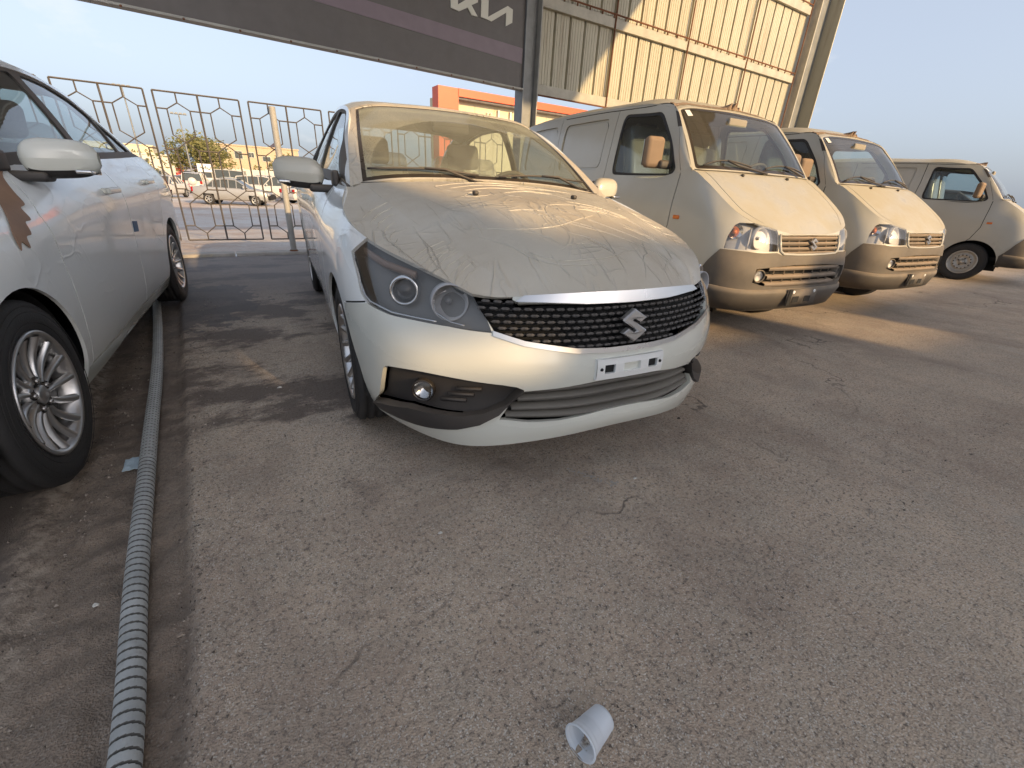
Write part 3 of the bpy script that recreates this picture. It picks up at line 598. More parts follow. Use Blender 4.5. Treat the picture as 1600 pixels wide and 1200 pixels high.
# unseen walls added behind the camera, their outline shaped to block the low sun
plain('render_wall', (.68, .65, .60), .9, var=.1)
def behind():
    def bld(name, label, boxes):
        e = empty(name, (0, -14, 0)); tag(e, label, 'building')
        for i, (x0, x1, z0_, z1_) in enumerate(boxes): one('wall', 'render_wall', box(((x0+x1)/2, 0, (z0_+z1_)/2), (x1-x0, .3, z1_-z0_)), parent=e)
    bld('sun_block_left', 'added plain wall behind the camera with a slot that shapes the sun on the saloon', [(.6, 4.50, 0, 7.6), (4.501, 4.93, 0, 5.44), (4.501, 4.93, 5.66, 7.6), (4.931, 5.05, 0, 7.6)])
    bld('sun_block_middle', 'added low block behind the camera that shades the middle saloon front', [(5.051, 7.05, 0, 5.93)])
    bld('sun_block_right', 'added long low wall behind the camera that keeps sun off the right ground', [(7.051, 7.88, 0, 5.25), (7.881, 8.45, 0, 5.80), (8.451, 9.6, 0, 4.98), (9.601, 40, 0, 5.28)])
behind()
# ------------------------------------------------------------------ beyond the fence
plain('car_white', (.62, .61, .58), .3, var=.05, dust=.35); plain('car_silver', (.42, .43, .43), .35, .4, dust=.3); plain('car_blue', (.12, .22, .30), .35, dust=.3); plain('car_dark', (.05, .05, .06), .35, dust=.3); plain('car_cream', (.62, .58, .44), .4, dust=.2); plain('car_red', (.55, .05, .03), .4, dust=.2); plain('dark_glass', (.05, .065, .07), .08, dust=.15); plain('grey_rim', (.45, .45, .44), .35, .5)
PROF = {  # x, belt height, roof height (None = lower body only); half widths at sill, belt, roof
    'sedan': dict(L=[(-2.15, .62, 0), (-2.1, .92, 0), (-1.45, .98, 0), (-.95, .95, 1.33), (-.3, .94, 1.42), (.35, .93, 1.38), (1.05, .92, 0), (1.9, .80, 0), (2.15, .62, 0)], w=(.80, .84, .60), ax=(1.3, -1.3), r=.31),
    'suv': dict(L=[(-2.2, .70, 0), (-2.18, 1.08, 0), (-2.1, 1.10, 1.70), (-1.2, 1.10, 1.78), (.0, 1.08, 1.78), (.45, 1.07, 1.68), (1.05, 1.06, 0), (2.05, .98, 0), (2.2, .72, 0)], w=(.86, .90, .72), ax=(1.35, -1.35), r=.37),
    'bus': dict(L=[(-2.9, .8, 0), (-2.88, 1.1, 0), (-2.85, 1.15, 2.1), (-1, 1.15, 2.2), (1, 1.15, 2.2), (2.1, 1.12, 2.1), (2.7, 1.1, 0), (2.85, .95, 0), (2.9, .7, 0)], w=(.88, .92, .80), ax=(1.8, -1.7), r=.36),
    'pickup': dict(L=[(-2.5, .72, 0), (-2.48, 1.0, 0), (-.65, 1.02, 0), (-.55, 1.04, 1.66), (.2, 1.04, 1.70), (.6, 1.04, 1.62), (1.15, 1.02, 0), (2.2, .95, 0), (2.4, .7, 0)], w=(.84, .88, .70), ax=(1.45, -1.5), r=.37)}
def simple_car(name, typ, mat, label, px, py, yaw, group='cars parked in the lot beyond the fence', z=None, dz=0, wreck=False, spare=False):
    d = PROF[typ]; z0_ = terr(py) if z is None else z; root = empty(name, (px, py, z0_), yaw); tag(root, label, {'sedan': 'car', 'suv': 'car', 'bus': 'van', 'pickup': 'pickup'}[typ], group)
    ws_, wb, wr = d['w']; L = d['L']; rows = []; n_ = 16
    # interpolate stations
    xs = np.array([l[0] for l in L]); zb = np.array([l[1] for l in L]); X = np.unique(np.concatenate([xs, np.linspace(xs[0], xs[-1], 30)])); ZB = np.interp(X, xs, zb)
    k = 1-np.abs(np.linspace(-1, 1, len(X)))**6*.22; Xn = (X-xs.mean())/(xs[-1]-xs[0])*2; k = 1-.16*np.abs(Xn)**6
    sect = []
    for x, z_, kk in zip(X, ZB, k):
        sect.append([(x, 0, .28), (x, ws_*kk*.9, .26), (x, ws_*kk, .34), (x, wb*kk, .62*z_), (x, wb*kk*.985, z_*.93), (x, wb*kk*.94, z_), (x, 0, z_+.02)])
    G = np.array(sect); M = Mesh()
    for sd in (1, -1):
        V, F = grid(G*np.array([1, sd, 1.]))
        def keep(f):
            c = V[list(f)].mean(0)
            return not any((c[0]-a)**2+(c[2]-d['r'])**2 < (d['r']*1.12)**2 and abs(c[1]) > .35 and c[2] < d['r']*2.2 for a in d['ax'])
        M.add(V, [f if sd < 0 else f[::-1] for f in F if keep(f)])
    for e_ in (0, -1):
        P_ = G[e_]; P2 = P_*np.array([1, -1, 1.]); M.add(np.concatenate([P_, P2[::-1]]), [tuple(range(14)) if e_ == -1 else tuple(range(14))[::-1]], smooth=False)
    M.obj('body', [MAT[mat]], root)
    one('underside', 'gap', box((0, 0, .33), (xs[-1]-xs[0]-.5, ws_*1.5, .1)), *[box((a, 0, .45), (d['r']*2.2, ws_*1.55, .5)) for a in d['ax']], parent=root)
    # cabin: roof shell on pillars, glass between
    cab = [(x, b, r_) for x, b, r_ in L]; i0 = [i for i, c in enumerate(cab) if c[2] > 0]; a, b = i0[0], i0[-1]
    base = [cab[a-1]]+[cab[i] for i in i0]+[cab[b+1]]; lowp = [(base[0][0]+(.1 if typ == 'sedan' else .0), base[0][1])]+[(c[0], c[1]) for c in base[1:-1]]+[(base[-1][0], base[-1][1])]
    top = [(base[1][0], base[1][2])]+[(c[0], c[2]) for c in base[1:-1]]+[(base[-2][0], base[-2][2])]
    R = Mesh(); rr = [[(x, y*wr, z_+(.03 if abs(y) < .9 else -.02)) for y in (-1, -.85, -.3, .3, .85, 1)] for x, z_ in top[1:-1]]; R.add(*grid(rr)); R.obj('roof', [MAT[mat]], root)
    for s in (-1, 1): one('roof_edge', mat, tube([(x, s*wr, z_-.02) for x, z_ in top[1:-1]], .03, 6), parent=root)
    side_x = [lowp[0]]+[p for p in lowp[1:-1]]+[lowp[-1]]
    for s in (-1, 1):
        f = one('side_window', 'dark_glass', (np.array([(x, s*wb*.92, z_) for x, z_ in lowp]+[(x, s*wr*.99, z_-.03) for x, z_ in top[1:-1]][::-1]), [tuple(range(len(lowp)+len(top)-2))]), parent=root)
        for q in np.linspace(.0, 1, 4)[0:4]:
            i = q*(len(lowp)-3); xl = np.interp(q, [0, 1], [lowp[1][0], lowp[-2][0]]); zl = np.interp(xl, [p[0] for p in lowp], [p[1] for p in lowp]); zt = np.interp(xl, [p[0] for p in top[1:-1]], [p[1] for p in top[1:-1]])
            one('pillar', mat, tube([(xl, s*wb*.935, zl-.02), (xl, s*wr*1.0, zt-.02)], .028, 5), parent=root)
        one('pillar', mat, tube([(lowp[0][0], s*wb*.92, lowp[0][1]), (top[1][0], s*wr, top[1][1]-.02)], .03, 5), parent=root); one('pillar', mat, tube([(lowp[-1][0], s*wb*.92, lowp[-1][1]), (top[-2][0], s*wr, top[-2][1]-.02)], .03, 5), parent=root)
    one('rear_window', 'dark_glass', (np.array([(lowp[0][0], -wb*.9, lowp[0][1]), (lowp[0][0], wb*.9, lowp[0][1]), (top[1][0], wr, top[1][1]-.02), (top[1][0], -wr, top[1][1]-.02)]), [(0, 1, 2, 3)]), parent=root)
    one('windscreen', 'dark_glass', (np.array([(lowp[-1][0], -wb*.9, lowp[-1][1]), (lowp[-1][0], wb*.9, lowp[-1][1]), (top[-2][0], wr, top[-2][1]-.02), (top[-2][0], -wr, top[-2][1]-.02)]), [(0, 1, 2, 3)]), parent=root)
    xf, xr = xs[-1], xs[0]; zl = zb[-1]
    for s in (-1, 1):
        one('headlight', 'lamp_silver', bbox((xf-.06, s*.62, zl+.03), (.14, .36, .15), .04), parent=root, smooth=True); one('tail_lamp', 'tail_red', bbox((xr+.03, s*.68, zb[1]-.12), (.12, .20, .26), .04), parent=root, smooth=True)
        one('door_mirror', mat, bbox((lowp[-1][0]-.25, s*(wb+.10), lowp[-1][1]+.08), (.10, .20, .14), .04), parent=root, smooth=True)
        for a_ in d['ax']:
            w_ = empty('wheel', (a_, 0, d['r'])); w_.parent = root; r = d['r']
            one('tyre', 'rubber', lathe([(r*.6, s*(ws_+.01)), (r*.9, s*(ws_+.03)), (r, s*(ws_-.02)), (r, s*(ws_-.18)), (r*.6, s*(ws_-.2))], 20, 'y'), parent=w_, smooth=True)
            sp = [lathe([(0, s*(ws_-.01)), (r*.16, s*(ws_-.005))], 12), lathe([(r*.52, s*(ws_+.005)), (r*.62, s*(ws_+.015))], 20)]
            for q in range(5):
                t = q*1.2566; sp.append(place(box((r*.34, s*(ws_-.01), 0), (r*.5, .03, r*.17)), np.array([[math.cos(t), 0, -math.sin(t)], [0, 1, 0], [math.sin(t), 0, math.cos(t)]])))
            one('rim', 'grey_rim', *sp, parent=w_); one('hub_back', 'gap', lathe([(0, s*(ws_-.06)), (r*.62, s*(ws_-.06))], 14), parent=w_)
    one('bumper', mat if not wreck else 'gap', bbox((xf-.02, 0, .48), (.18, 1.5, .26), .07), parent=root, smooth=True); one('bumper', mat, bbox((xr+.04, 0, .50), (.16, 1.5, .26), .07), parent=root, smooth=True)
    one('grille', 'gap', bbox((xf+.03, 0, zl-.02), (.06, .7, .13), .02), parent=root)
    if spare: one('spare_wheel', 'car_white', place(lathe([(0, -.16), (.30, -.14), (.34, -.05), (.34, .04)], 24, 'x'), None, (xr-.03, 0, 1.05)), parent=root, smooth=True)
    root.scale = (.93, .95, 1) if wreck else (1, 1, 1); return root
simple_car('wrecked_saloon', 'sedan', 'car_silver', 'silver wrecked saloon with crumpled nose standing broadside just beyond the fence', .62, 32.6, -.30, wreck=True)
simple_car('off_road_car', 'suv', 'car_white', 'white off-road car seen from behind with covered spare wheel, left of the wreck', -2.0, 56.2, 1.45, spare=True)
simple_car('parked_saloon', 'sedan', 'car_white', 'white saloon facing the camera at the left end of the lot row', -4.9, 57.5, -1.15)
simple_car('parked_saloon', 'sedan', 'car_blue', 'blue saloon with its nose beside the white off-road car', -3.25, 58.8, -1.25)
simple_car('parked_saloon', 'sedan', 'car_white', 'white saloon between the blue car and the off-road car, farther back', -3.3, 66, -1.35)
simple_car('people_carrier', 'suv', 'car_white', 'long white car behind the silver wreck with its side towards the fence', 3.4, 48, -.2)
simple_car('minibus', 'bus', 'car_white', 'white minibus with a row of side windows in front of the pale wall', .2, 74, 2.9)
simple_car('off_road_car', 'suv', 'car_white', 'white high car at far left above the saloons, by the red stack', -6.8, 80, -.15)
simple_car('pickup_truck', 'pickup', 'car_dark', 'dark pickup truck below the tree beside the red stack', -4.2, 92, 2.9)
simple_car('parked_saloon', 'sedan', 'car_silver', 'silver saloon right of the pale post, behind the fence', 6.2, 44, -2.6)
simple_car('parked_saloon', 'sedan', 'car_cream', 'cream saloon behind the wreck nose near the pale post', 6.6, 60, -.3)
simple_car('parked_saloon', 'sedan', 'car_dark', 'dark saloon roof showing past the third van windscreen at the right edge', 14.2, 4.0, -1.55, 'cars in the covered yard', 0)
for i, (tp, mt, lb, x, y, a) in enumerate([('sedan', 'car_white', 'white saloon with its side showing, far row left of the minibus', -2.6, 76, .2), ('suv', 'car_white', 'tall white car in the far row right of the minibus', 4.6, 72, 2.6), ('sedan', 'car_white', 'white saloon in the far row behind the long white car', 7.8, 68, .4), ('sedan', 'car_cream', 'cream saloon tucked behind the off-road car', .9, 64, 1.2), ('suv', 'car_silver', 'silver tall car in the far row near the pale post', 9.8, 76, -.4), ('sedan', 'car_white', 'white saloon at the right end of the lot beside the middle car mirror', 9.0, 52, 2.8), ('bus', 'car_white', 'high white van at the back right of the lot', 12.6, 78, .1), ('sedan', 'car_white', 'low white saloon between the off-road car and the wreck roof', .3, 52, -2.9), ('pickup', 'car_white', 'white pickup at the far left edge of the lot', -8.6, 70, .1), ('sedan', 'car_silver', 'silver saloon at far left below the white pickup', -7.6, 62, -.9), ('sedan', 'car_white', 'white saloon just left of the wreck, angled towards the fence', -3.5, 42, -1.9), ('suv', 'car_white', 'white tall car directly behind the wreck bonnet', 3.9, 40.5, 2.9), ('sedan', 'car_white', 'white saloon behind the pale post, nearest of that side', 5.6, 36.5, .5)]):
    simple_car('parked_'+{'sedan': 'saloon', 'suv': 'estate', 'bus': 'van', 'pickup': 'pickup'}[tp], tp, mt, lb, x, y, a)
r = empty('red_crates', (-4.45, 80, terr(80))); tag(r, 'bright red stacked frame standing between parked cars under the tree', 'stack')
for k in range(5): one('crate', 'car_red', box((.08*math.sin(k*2), 0, .3+.52*k), (1.2-.12*k, .9, .44)), parent=r)
plain('wall_pale', (.58, .55, .48), .9, var=.08); plain('wall_ochre', (.48, .375, .25), .9, var=.12); plain('fascia_orange', (.72, .085, .012), .45, var=.05); plain('wall_cream', (.62, .54, .36), .7, var=.05); plain('letter_white', (.75, .75, .72), .5); plain('win_frame', (.5, .48, .42), .6)
def building(name, label, x0, x1, y, dy, z1_, mat, wins=(), parapet=.3):
    e = empty(name, (x0, y, 0)); tag(e, label, 'building'); z0_ = -1.3
    one('wall', mat, box(((x1-x0)/2, dy/2, (z0_+z1_)/2), (x1-x0, dy, z1_-z0_)), parent=e); one('parapet', mat, box(((x1-x0)/2, dy/2, z1_+.05), (x1-x0+.3, dy+.3, .22)), parent=e)
    for (x, z_, w, h) in wins:
        f = one('window', 'win_frame', box((x, -.02, z_), (w+.14, .10, h+.14)), parent=e); one('pane', 'dark_glass', box((x-w/4, -.08, z_), (w/2-.05, .03, h-.05)), parent=f); one('pane', 'dark_glass', box((x+w/4, -.08, z_), (w/2-.05, .03, h-.05)), parent=f)
    return e
b = building('ochre_building', 'low ochre building with small windows behind the tree and pale wall', -3.0, 13.5, 100, 14, 5.05, 'wall_ochre', [(4.6, 3.9, .8, 1.2), (6.6, 3.6, 1.2, 1.2), (8.6, 3.7, .9, .8), (11.0, 3.2, 1.3, .8), (13, 3.3, 1.0, .9)])
one('round_vent', 'wall_pale', lathe([(0, -.1), (.5, -.1), (.62, 0)], 20, 'y', (11.4, -.05, 1.5)), parent=b)
building('left_house', 'pale yellow house with stepped roof far off at the left of the lot', -17, -6.5, 110, 12, 2.9, 'wall_pale', [(3, 1.6, 1, 1), (6, 1.6, 1, 1)]); building('left_annex', 'cream block beside the pale house, half behind the left car', -24, -12, 140, 10, 5.2, 'wall_cream', [(8, 3, 1, 1)])
e = empty('yard_boundary_wall', (0, 84, 0)); tag(e, 'long pale boundary wall in front of the ochre building', 'wall')
for i in range(5): one('wall_bay', 'wall_pale', box((1.6+3.2*i, 0, -.0), (3.19, .25, 2.5)), parent=e)
for i in range(6): one('pier', 'wall_pale', box((3.2*i, -.04, .05), (.4, .36, 2.7)), parent=e)
def orange_shop():
    e = empty('orange_shop', (10.35, 25, 0)); tag(e, 'cream shop building with orange fascia frame and white Arabic lettering', 'building')
    one('wall', 'wall_cream', box((9.5, .95, 2.0), (18.2, 1.5, 6.4)), parent=e)
    for k in range(12): one('cladding_panel', 'wall_cream', box((1.78+1.22*k, .13, 2.6), (1.205, .06, 4.9)), parent=e)
    one('orange_post', 'fascia_orange', box((.55, -.1, 2.1), (1.15, .8, 6.8)), parent=e); one('orange_fascia', 'fascia_orange', box((9.9, -.1, 5.33), (17.6, .8, .36)), parent=e); one('fascia_soffit', 'concrete_dark', box((9.9, -.06, 5.09), (17.6, .66, .10)), parent=e)
    sg = empty('lettering', (0, 0, 0)); sg.parent = e
    def st(pts, r=.055): one('stroke', 'letter_white', tube([(x, -.0, z) for x, z in pts], r, 6), parent=sg)
    x0, z0_ = 2.85, 4.02      # reading right to left: seen here from its left end
    st([(x0, z0_+.42), (x0, z0_+.05), (x0+.14, z0_), (x0+.62, z0_), (x0+.74, z0_+.08), (x0+.74, z0_+.40)], .06); st([(x0+.28, z0_+.62), (x0+.30, z0_+.64)], .06); st([(x0+.50, z0_+.62), (x0+.52, z0_+.64)], .06)
    st([(x0+1.0, z0_), (x0+1.0, z0_+.86)]); st([(x0+1.25, z0_-.22), (x0+1.42, z0_-.12), (x0+1.48, z0_+.1), (x0+1.46, z0_+.28)]); st([(x0+1.80, z0_+.86), (x0+1.80, z0_+.06), (x0+1.9, z0_), (x0+2.1, z0_), (x0+2.12, z0_+.22), (x0+2.14, z0_), (x0+2.4, z0_), (x0+2.42, z0_+.2), (x0+2.45, z0_), (x0+2.62, z0_), (x0+2.64, z0_+.2), (x0+2.67, z0_), (x0+2.84, z0_), (x0+2.87, z0_+.26)])
    st([(x0+2.0, z0_-.2), (x0+2.02, z0_-.2)]); st([(x0+2.2, z0_-.2), (x0+2.22, z0_-.2)])
    x1 = x0+5.2
    st([(x1, z0_+.8), (x1, z0_)]); st([(x1+.3, z0_+.3), (x1+.32, z0_), (x1+.9, z0_), (x1+.92, z0_+.3)]); st([(x1+1.3, z0_+.8), (x1+1.3, z0_), (x1+1.9, z0_), (x1+1.9, z0_+.35)])
orange_shop()
e = empty('arabic_sign', (-.9, 48, terr(48))); tag(e, 'small white sign board with dark Arabic writing above the lot cars', 'sign')
one('board', 'letter_white', box((0, 0, 2.2), (1.1, .06, .62)), parent=e); one('leg', 'girt_paint', box((-.4, .05, .95), (.06, .06, 1.9)), box((.4, .05, .95), (.06, .06, 1.9)), parent=e)
for pts in ([(-.38, 2.15), (-.30, 2.3), (-.2, 2.12), (-.1, 2.12), (-.05, 2.28)], [(.05, 2.35), (.05, 2.1)], [(.15, 2.25), (.2, 2.1), (.32, 2.1), (.38, 2.27)]): one('stroke', 'gap', tube([(x, -.04, z_) for x, z_ in pts], .03, 5), parent=e)
# ---- lamp posts
for i, (x, zt, lb) in enumerate(((-7.3, 8.7, 'tall floodlight pole rising over the left fence panel'), (-2.75, 6.6, 'shorter floodlight pole above the tree, seen through the second fence panel'))):
    e = empty('floodlight_pole', (x, 70, terr(70))); tag(e, lb, 'lamp post', 'floodlight poles beyond the lot'); H_ = zt+1.15
    one('mast', 'column_grey', lathe([(.11, 0), (.06, H_)], 10, 'z'), parent=e); one('cross_arm', 'column_grey', box((0, 0, H_), (1.6, .08, .08)), parent=e)
    for s in (-.6, -.2, .2, .6): one('floodlight', 'column_grey', box((s, -.1, H_+.08), (.28, .2, .16)), parent=e)
# ---- trees
def leaf_mat(name, a, b):
    m = NT(name); co = m.obj(); c = m.mix(m.ramp(m.noise(co, 2.2, 4, .7), .3, .7), rgb(*a), rgb(*b)); d = m.n('ShaderNodeBsdfPrincipled', {'Base Color': c, 'Roughness': .7}); t = m.n('ShaderNodeBsdfTranslucent', {0: c}); s = m.n('ShaderNodeMixShader', {0: .35}); m.t.links.new(d.outputs[0], s.inputs[1]); m.t.links.new(t.outputs[0], s.inputs[2]); m.t.links.new(s.outputs[0], m.out.inputs[0]); return m.m
lm = leaf_mat('leaf', (.16, .16, .06), (.32, .30, .11)); plain('bark', (.12, .09, .06), .9)
def tree(x, y, h, w, label, seed, n=2600, ls=.22):
    r = random.Random(seed); e = empty('leafy_tree', (x, y, terr(y))); tag(e, label, 'tree')
    one('trunk', 'bark', tube([(0, 0, 0), (.1, 0, h*.2), (0, .1, h*.45)], .16, 8, rfun=lambda i: .17-.04*i), *[tube([(0, 0, h*.25), (math.cos(a)*w*.25, math.sin(a)*w*.25, h*.5), (math.cos(a)*w*.4, math.sin(a)*w*.3, h*.7)], .06, 6) for a in (0, 1.3, 2.5, 3.6, 5)], parent=e)
    cl = [(r.gauss(0, w*.24), r.gauss(0, w*.2), h*(.30+.55*r.random()**.8), w*r.uniform(.12, .24)) for _ in range(34)]; V = []; F = []
    cl = [(a, b, c*(1-.35*min(1, (abs(a)/(w*.55))**2)), d) for a, b, c, d in cl]
    for _ in range(n):
        c = r.choice(cl); v = Vector((r.gauss(0, 1), r.gauss(0, 1), r.gauss(0, 1))).normalized()*c[3]*r.uniform(.6, 1.1); p = Vector(c[:3])+v*Vector((1, 1, .8)).length/1.62; p.z = max(.3, p.z)
        a = Vector((r.gauss(0, 1), r.gauss(0, 1), r.gauss(0, .7))).normalized(); b_ = a.cross(Vector((r.gauss(0, 1), r.gauss(0, 1), r.gauss(0, 1)))).normalized(); s = ls*r.uniform(.5, 1.2); k = len(V)
        V += [p-a*s, p+b_*s*.45, p+a*s, p-b_*s*.45]; F.append((k, k+1, k+2, k+3))
    M = Mesh(); M.add([tuple(v) for v in V], F, smooth=False); M.obj('crown', [lm], e)
tree(-2.2, 78, 6.4, 7.6, 'broad yellow-green tree standing behind the lot cars, left of the ochre building', 1, 3400, .26)
tree(9.4, 86, 5.2, 4.6, 'smaller bright green tree seen just right of the pale post', 2, 1600, .28)
tree(-13, 120, 4.6, 6, 'low bushy tree by the pale house at far left', 3, 900, .3)
def hill():
    m = NT('rock_hazed'); co = m.obj(); m.pbr(Base_Color=m.mix(m.ramp(m.noise(co, .02, 6, .6), .35, .65), rgb(.115, .085, .10), rgb(.17, .135, .145)), Roughness=1.)  # purple tint of distant haze is put into the rock colour
    prof = [(-260, 0), (-120, 6), (0, 9), (40, 14), (62, 20), (78, 52), (96, 56), (104, 47), (112, 66), (124, 60), (150, 46), (190, 24), (260, 18), (400, 10), (700, 4), (1200, 0)]; xs = np.linspace(-260, 1200, 180); zs_ = np.interp(xs, *zip(*prof)); V = []; n = len(xs)
    for j, (dy, f) in enumerate(((0, 0), (40, .35), (90, .8), (130, 1.), (190, .7), (300, 0))):
        for x, z_ in zip(xs, zs_): V.append((x+8*mnoise.noise((x*.03, j, 0)), 1100+dy+20*mnoise.noise((x*.02, j*3, 5)), -1.3+z_*f*(1+.12*mnoise.noise((x*.08, j, 9)))))
    M = Mesh(); M.add(V, [(j*n+i, j*n+i+1, (j+1)*n+i+1, (j+1)*n+i) for j in range(5) for i in range(n-1)], smooth=False); tag(M.obj('hill', [m.m]), kind='structure')
hill()
# ------------------------------------------------------------------ the saloon's surfaces (x forward from the front axle, y to its left, z up)
def cols(*c): return np.array(c, float).transpose(1, 0, 2)   # list of columns -> rows x cols x 3
def col(xs, ys, zs):
    n = max(len(a) if hasattr(a, '__len__') else 1 for a in (xs, ys, zs))
    f = lambda a: list(a) if hasattr(a, '__len__') else [a]*n
    return list(zip(f(xs), f(ys), f(zs)))
def sedan_patches():
    zf = [.20, .265, .36, .46, .55, .635]
    W = Patch(cols(
        col([.868, .886, .872, .886, .868, .848, .822], 0, [.232, .285]+zf[2:]+[.722]),
        col([.855, .872, .858, .872, .855, .835, .806], [.2]*7, [.222, .28]+zf[2:]+[.720]),
        col([.805, .820, .808, .822, .806, .785, .750], [.37, .375, .38, .385, .382, .38, .37], [.198, .27]+zf[2:]+[.706]),
        col([.735, .755, .750, .758, .746, .720, .672], [.505, .515, .512, .515, .514, .512, .507], [.175, .26]+zf[2:]+[.705]),
        col([.62, .650, .645, .655, .638, .600, .535], [.62, .64, .648, .655, .65, .64, .622], [.165, .25, .35, .46, .555, .65, .762]),
        col([.44, .465, .485, .50, .492, .455, .40], [.72, .755, .772, .780, .775, .753, .702], [.165, .25, .35, .465, .57, .68, .798]),
        col([.27, .28, .285, .29, .29, .28, .25], [.785, .820, .838, .845, .838, .817, .762], [.175, .26, .37, .48, .60, .72, .836]),
        col([-.03, -.03, -.03, -.03, -.03, -.03, -.03], [.81, .84, .855, .860, .857, .842, .785], [.19, .28, .40, .53, .66, .785, .905]),
        col([-.28]*7, [.81, .84, .855, .86, .858, .845, .735], [.19, .29, .41, .55, .69, .82, .980]),
        col([-.65]*7, [.81, .84, .856, .862, .863, .852, .762], [.19, .29, .42, .57, .72, .865, .998]),
        col([-1.2]*7, [.80, .832, .85, .858, .862, .855, .765], [.19, .29, .42, .58, .73, .88, 1.02]),
        col([-1.9]*7, [.80, .832, .85, .858, .864, .857, .758], [.19, .29, .42, .58, .73, .89, 1.045]),
        col([-2.35]*7, [.80, .835, .85, .86, .866, .860, .748], [.19, .29, .42, .58, .73, .90, 1.06]),
        col([-2.8]*7, [.79, .83, .85, .86, .865, .856, .735], [.19, .29, .42, .58, .74, .90, 1.075]),
        col([-3.15]*7, [.76, .80, .825, .838, .84, .83, .705], [.20, .30, .43, .58, .74, .90, 1.075]),
        col([-3.36, -3.42, -3.46, -3.47, -3.45, -3.42, -3.37], [.66, .70, .73, .735, .735, .73, .65], [.21, .31, .44, .58, .74, .90, 1.06]),
        col([-3.48, -3.55, -3.585, -3.6, -3.57, -3.54, -3.49], [.40, .42, .43, .43, .43, .42, .40], [.22, .32, .44, .58, .74, .90, 1.05]),
        col([-3.52, -3.59, -3.62, -3.635, -3.6, -3.57, -3.52], 0, [.22, .32, .44, .58, .74, .90, 1.05])), sym=True)
    crease = [(.748, .37, .706), (.62, .445, .774), (.47, .495, .820), (.31, .545, .858), (.08, .605, .918), (-.31, .655, .998)]
    mid = [(.806, .20, .720), (.665, .225, .812), (.49, .25, .880), (.30, .275, .933), (.06, .305, .968), (-.33, .34, 1.018)]
    cen = [(.822, 0, .722), (.69, 0, .825), (.51, 0, .900), (.31, 0, .953), (.06, 0, .985), (-.345, 0, 1.027)]
    edge = [(.672, .507, .705), (.535, .622, .762), (.40, .702, .798), (.25, .762, .836), (-.03, .785, .905), (-.28, .735, .980)]
    H1 = Patch(np.array([[a, b, c] for a, b, c in zip(cen, mid, crease)]), sym=True)
    mm = lambda a, b, k, dz: tuple(np.array(a)*(1-k)+np.array(b)*k+np.array((0, 0, dz)))
    H2 = Patch(np.array([[a, mm(a, b, .5, -.008), b] for a, b in zip(crease, edge)]))
    wb = [(-.385, 0, 1.035), (-.37, .36, 1.028), (-.345, .58, 1.008), (-.30, .715, .985)]
    wm = [(-.72, 0, 1.265), (-.71, .34, 1.256), (-.69, .545, 1.232), (-.665, .655, 1.200)]
    wt = [(-1.02, 0, 1.425), (-1.015, .32, 1.415), (-1.02, .50, 1.395), (-1.03, .590, 1.365)]
    WS = Patch(np.array([wb, wm, wt]), sym=True)
    rail = [(-.30, .715, .985), (-.665, .655, 1.200), (-1.03, .590, 1.365), (-1.45, .575, 1.425), (-1.9, .570, 1.425), (-2.35, .575, 1.375), (-2.80, .61, 1.235), (-3.10, .66, 1.105)]
    R1 = [wt, [(-1.45, 0, 1.480), (-1.45, .32, 1.472), (-1.45, .50, 1.455), rail[3]], [(-1.9, 0, 1.485), (-1.9, .32, 1.477), (-1.9, .49, 1.457), rail[4]],
          [(-2.30, 0, 1.440), (-2.32, .32, 1.432), (-2.34, .49, 1.408), rail[5]]]
    RF = Patch(np.array(R1), sym=True)
    RG = Patch(np.array([R1[3], [(-2.72, 0, 1.285), (-2.74, .33, 1.277), (-2.77, .52, 1.262), rail[6]], [(-3.08, 0, 1.125), (-3.085, .36, 1.12), (-3.09, .56, 1.112), rail[7]]]), sym=True)
    TD = Patch(np.array([[(-3.08, 0, 1.125), (-3.085, .36, 1.12), (-3.09, .56, 1.112), rail[7]], [(-3.3, 0, 1.115), (-3.3, .36, 1.11), (-3.29, .54, 1.105), (-3.25, .675, 1.082)], [(-3.52, 0, 1.05), (-3.50, .36, 1.05), (-3.43, .54, 1.053), (-3.37, .65, 1.06)]]), sym=True)
    belt = [(-.28, .735, .980), (-.65, .762, .998), (-1.2, .765, 1.02), (-1.62, .761, 1.035), (-1.98, .757, 1.047), (-2.35, .748, 1.06), (-2.8, .735, 1.075), (-3.15, .705, 1.075)]
    bel2 = [(-.30, .715, .985), (-.62, .742, 1.03), (-1.2, .745, 1.055), (-1.62, .741, 1.07), (-1.98, .737, 1.082), (-2.35, .728, 1.095), (-2.8, .71, 1.105), (-3.10, .66, 1.105)]
    m = [mm(a, b, .5, 0) for a, b in zip(bel2, rail)]; m = [(x, y+.012*(0 < i < 7), z) for i, (x, y, z) in enumerate(m)]
    SG = Patch(np.array([bel2, m, rail]))
    SB = Patch(np.array([belt, bel2]))
    return dict(W=W, H1=H1, H2=H2, WS=WS, RF=RF, RG=RG, TD=TD, SG=SG, SB=SB)
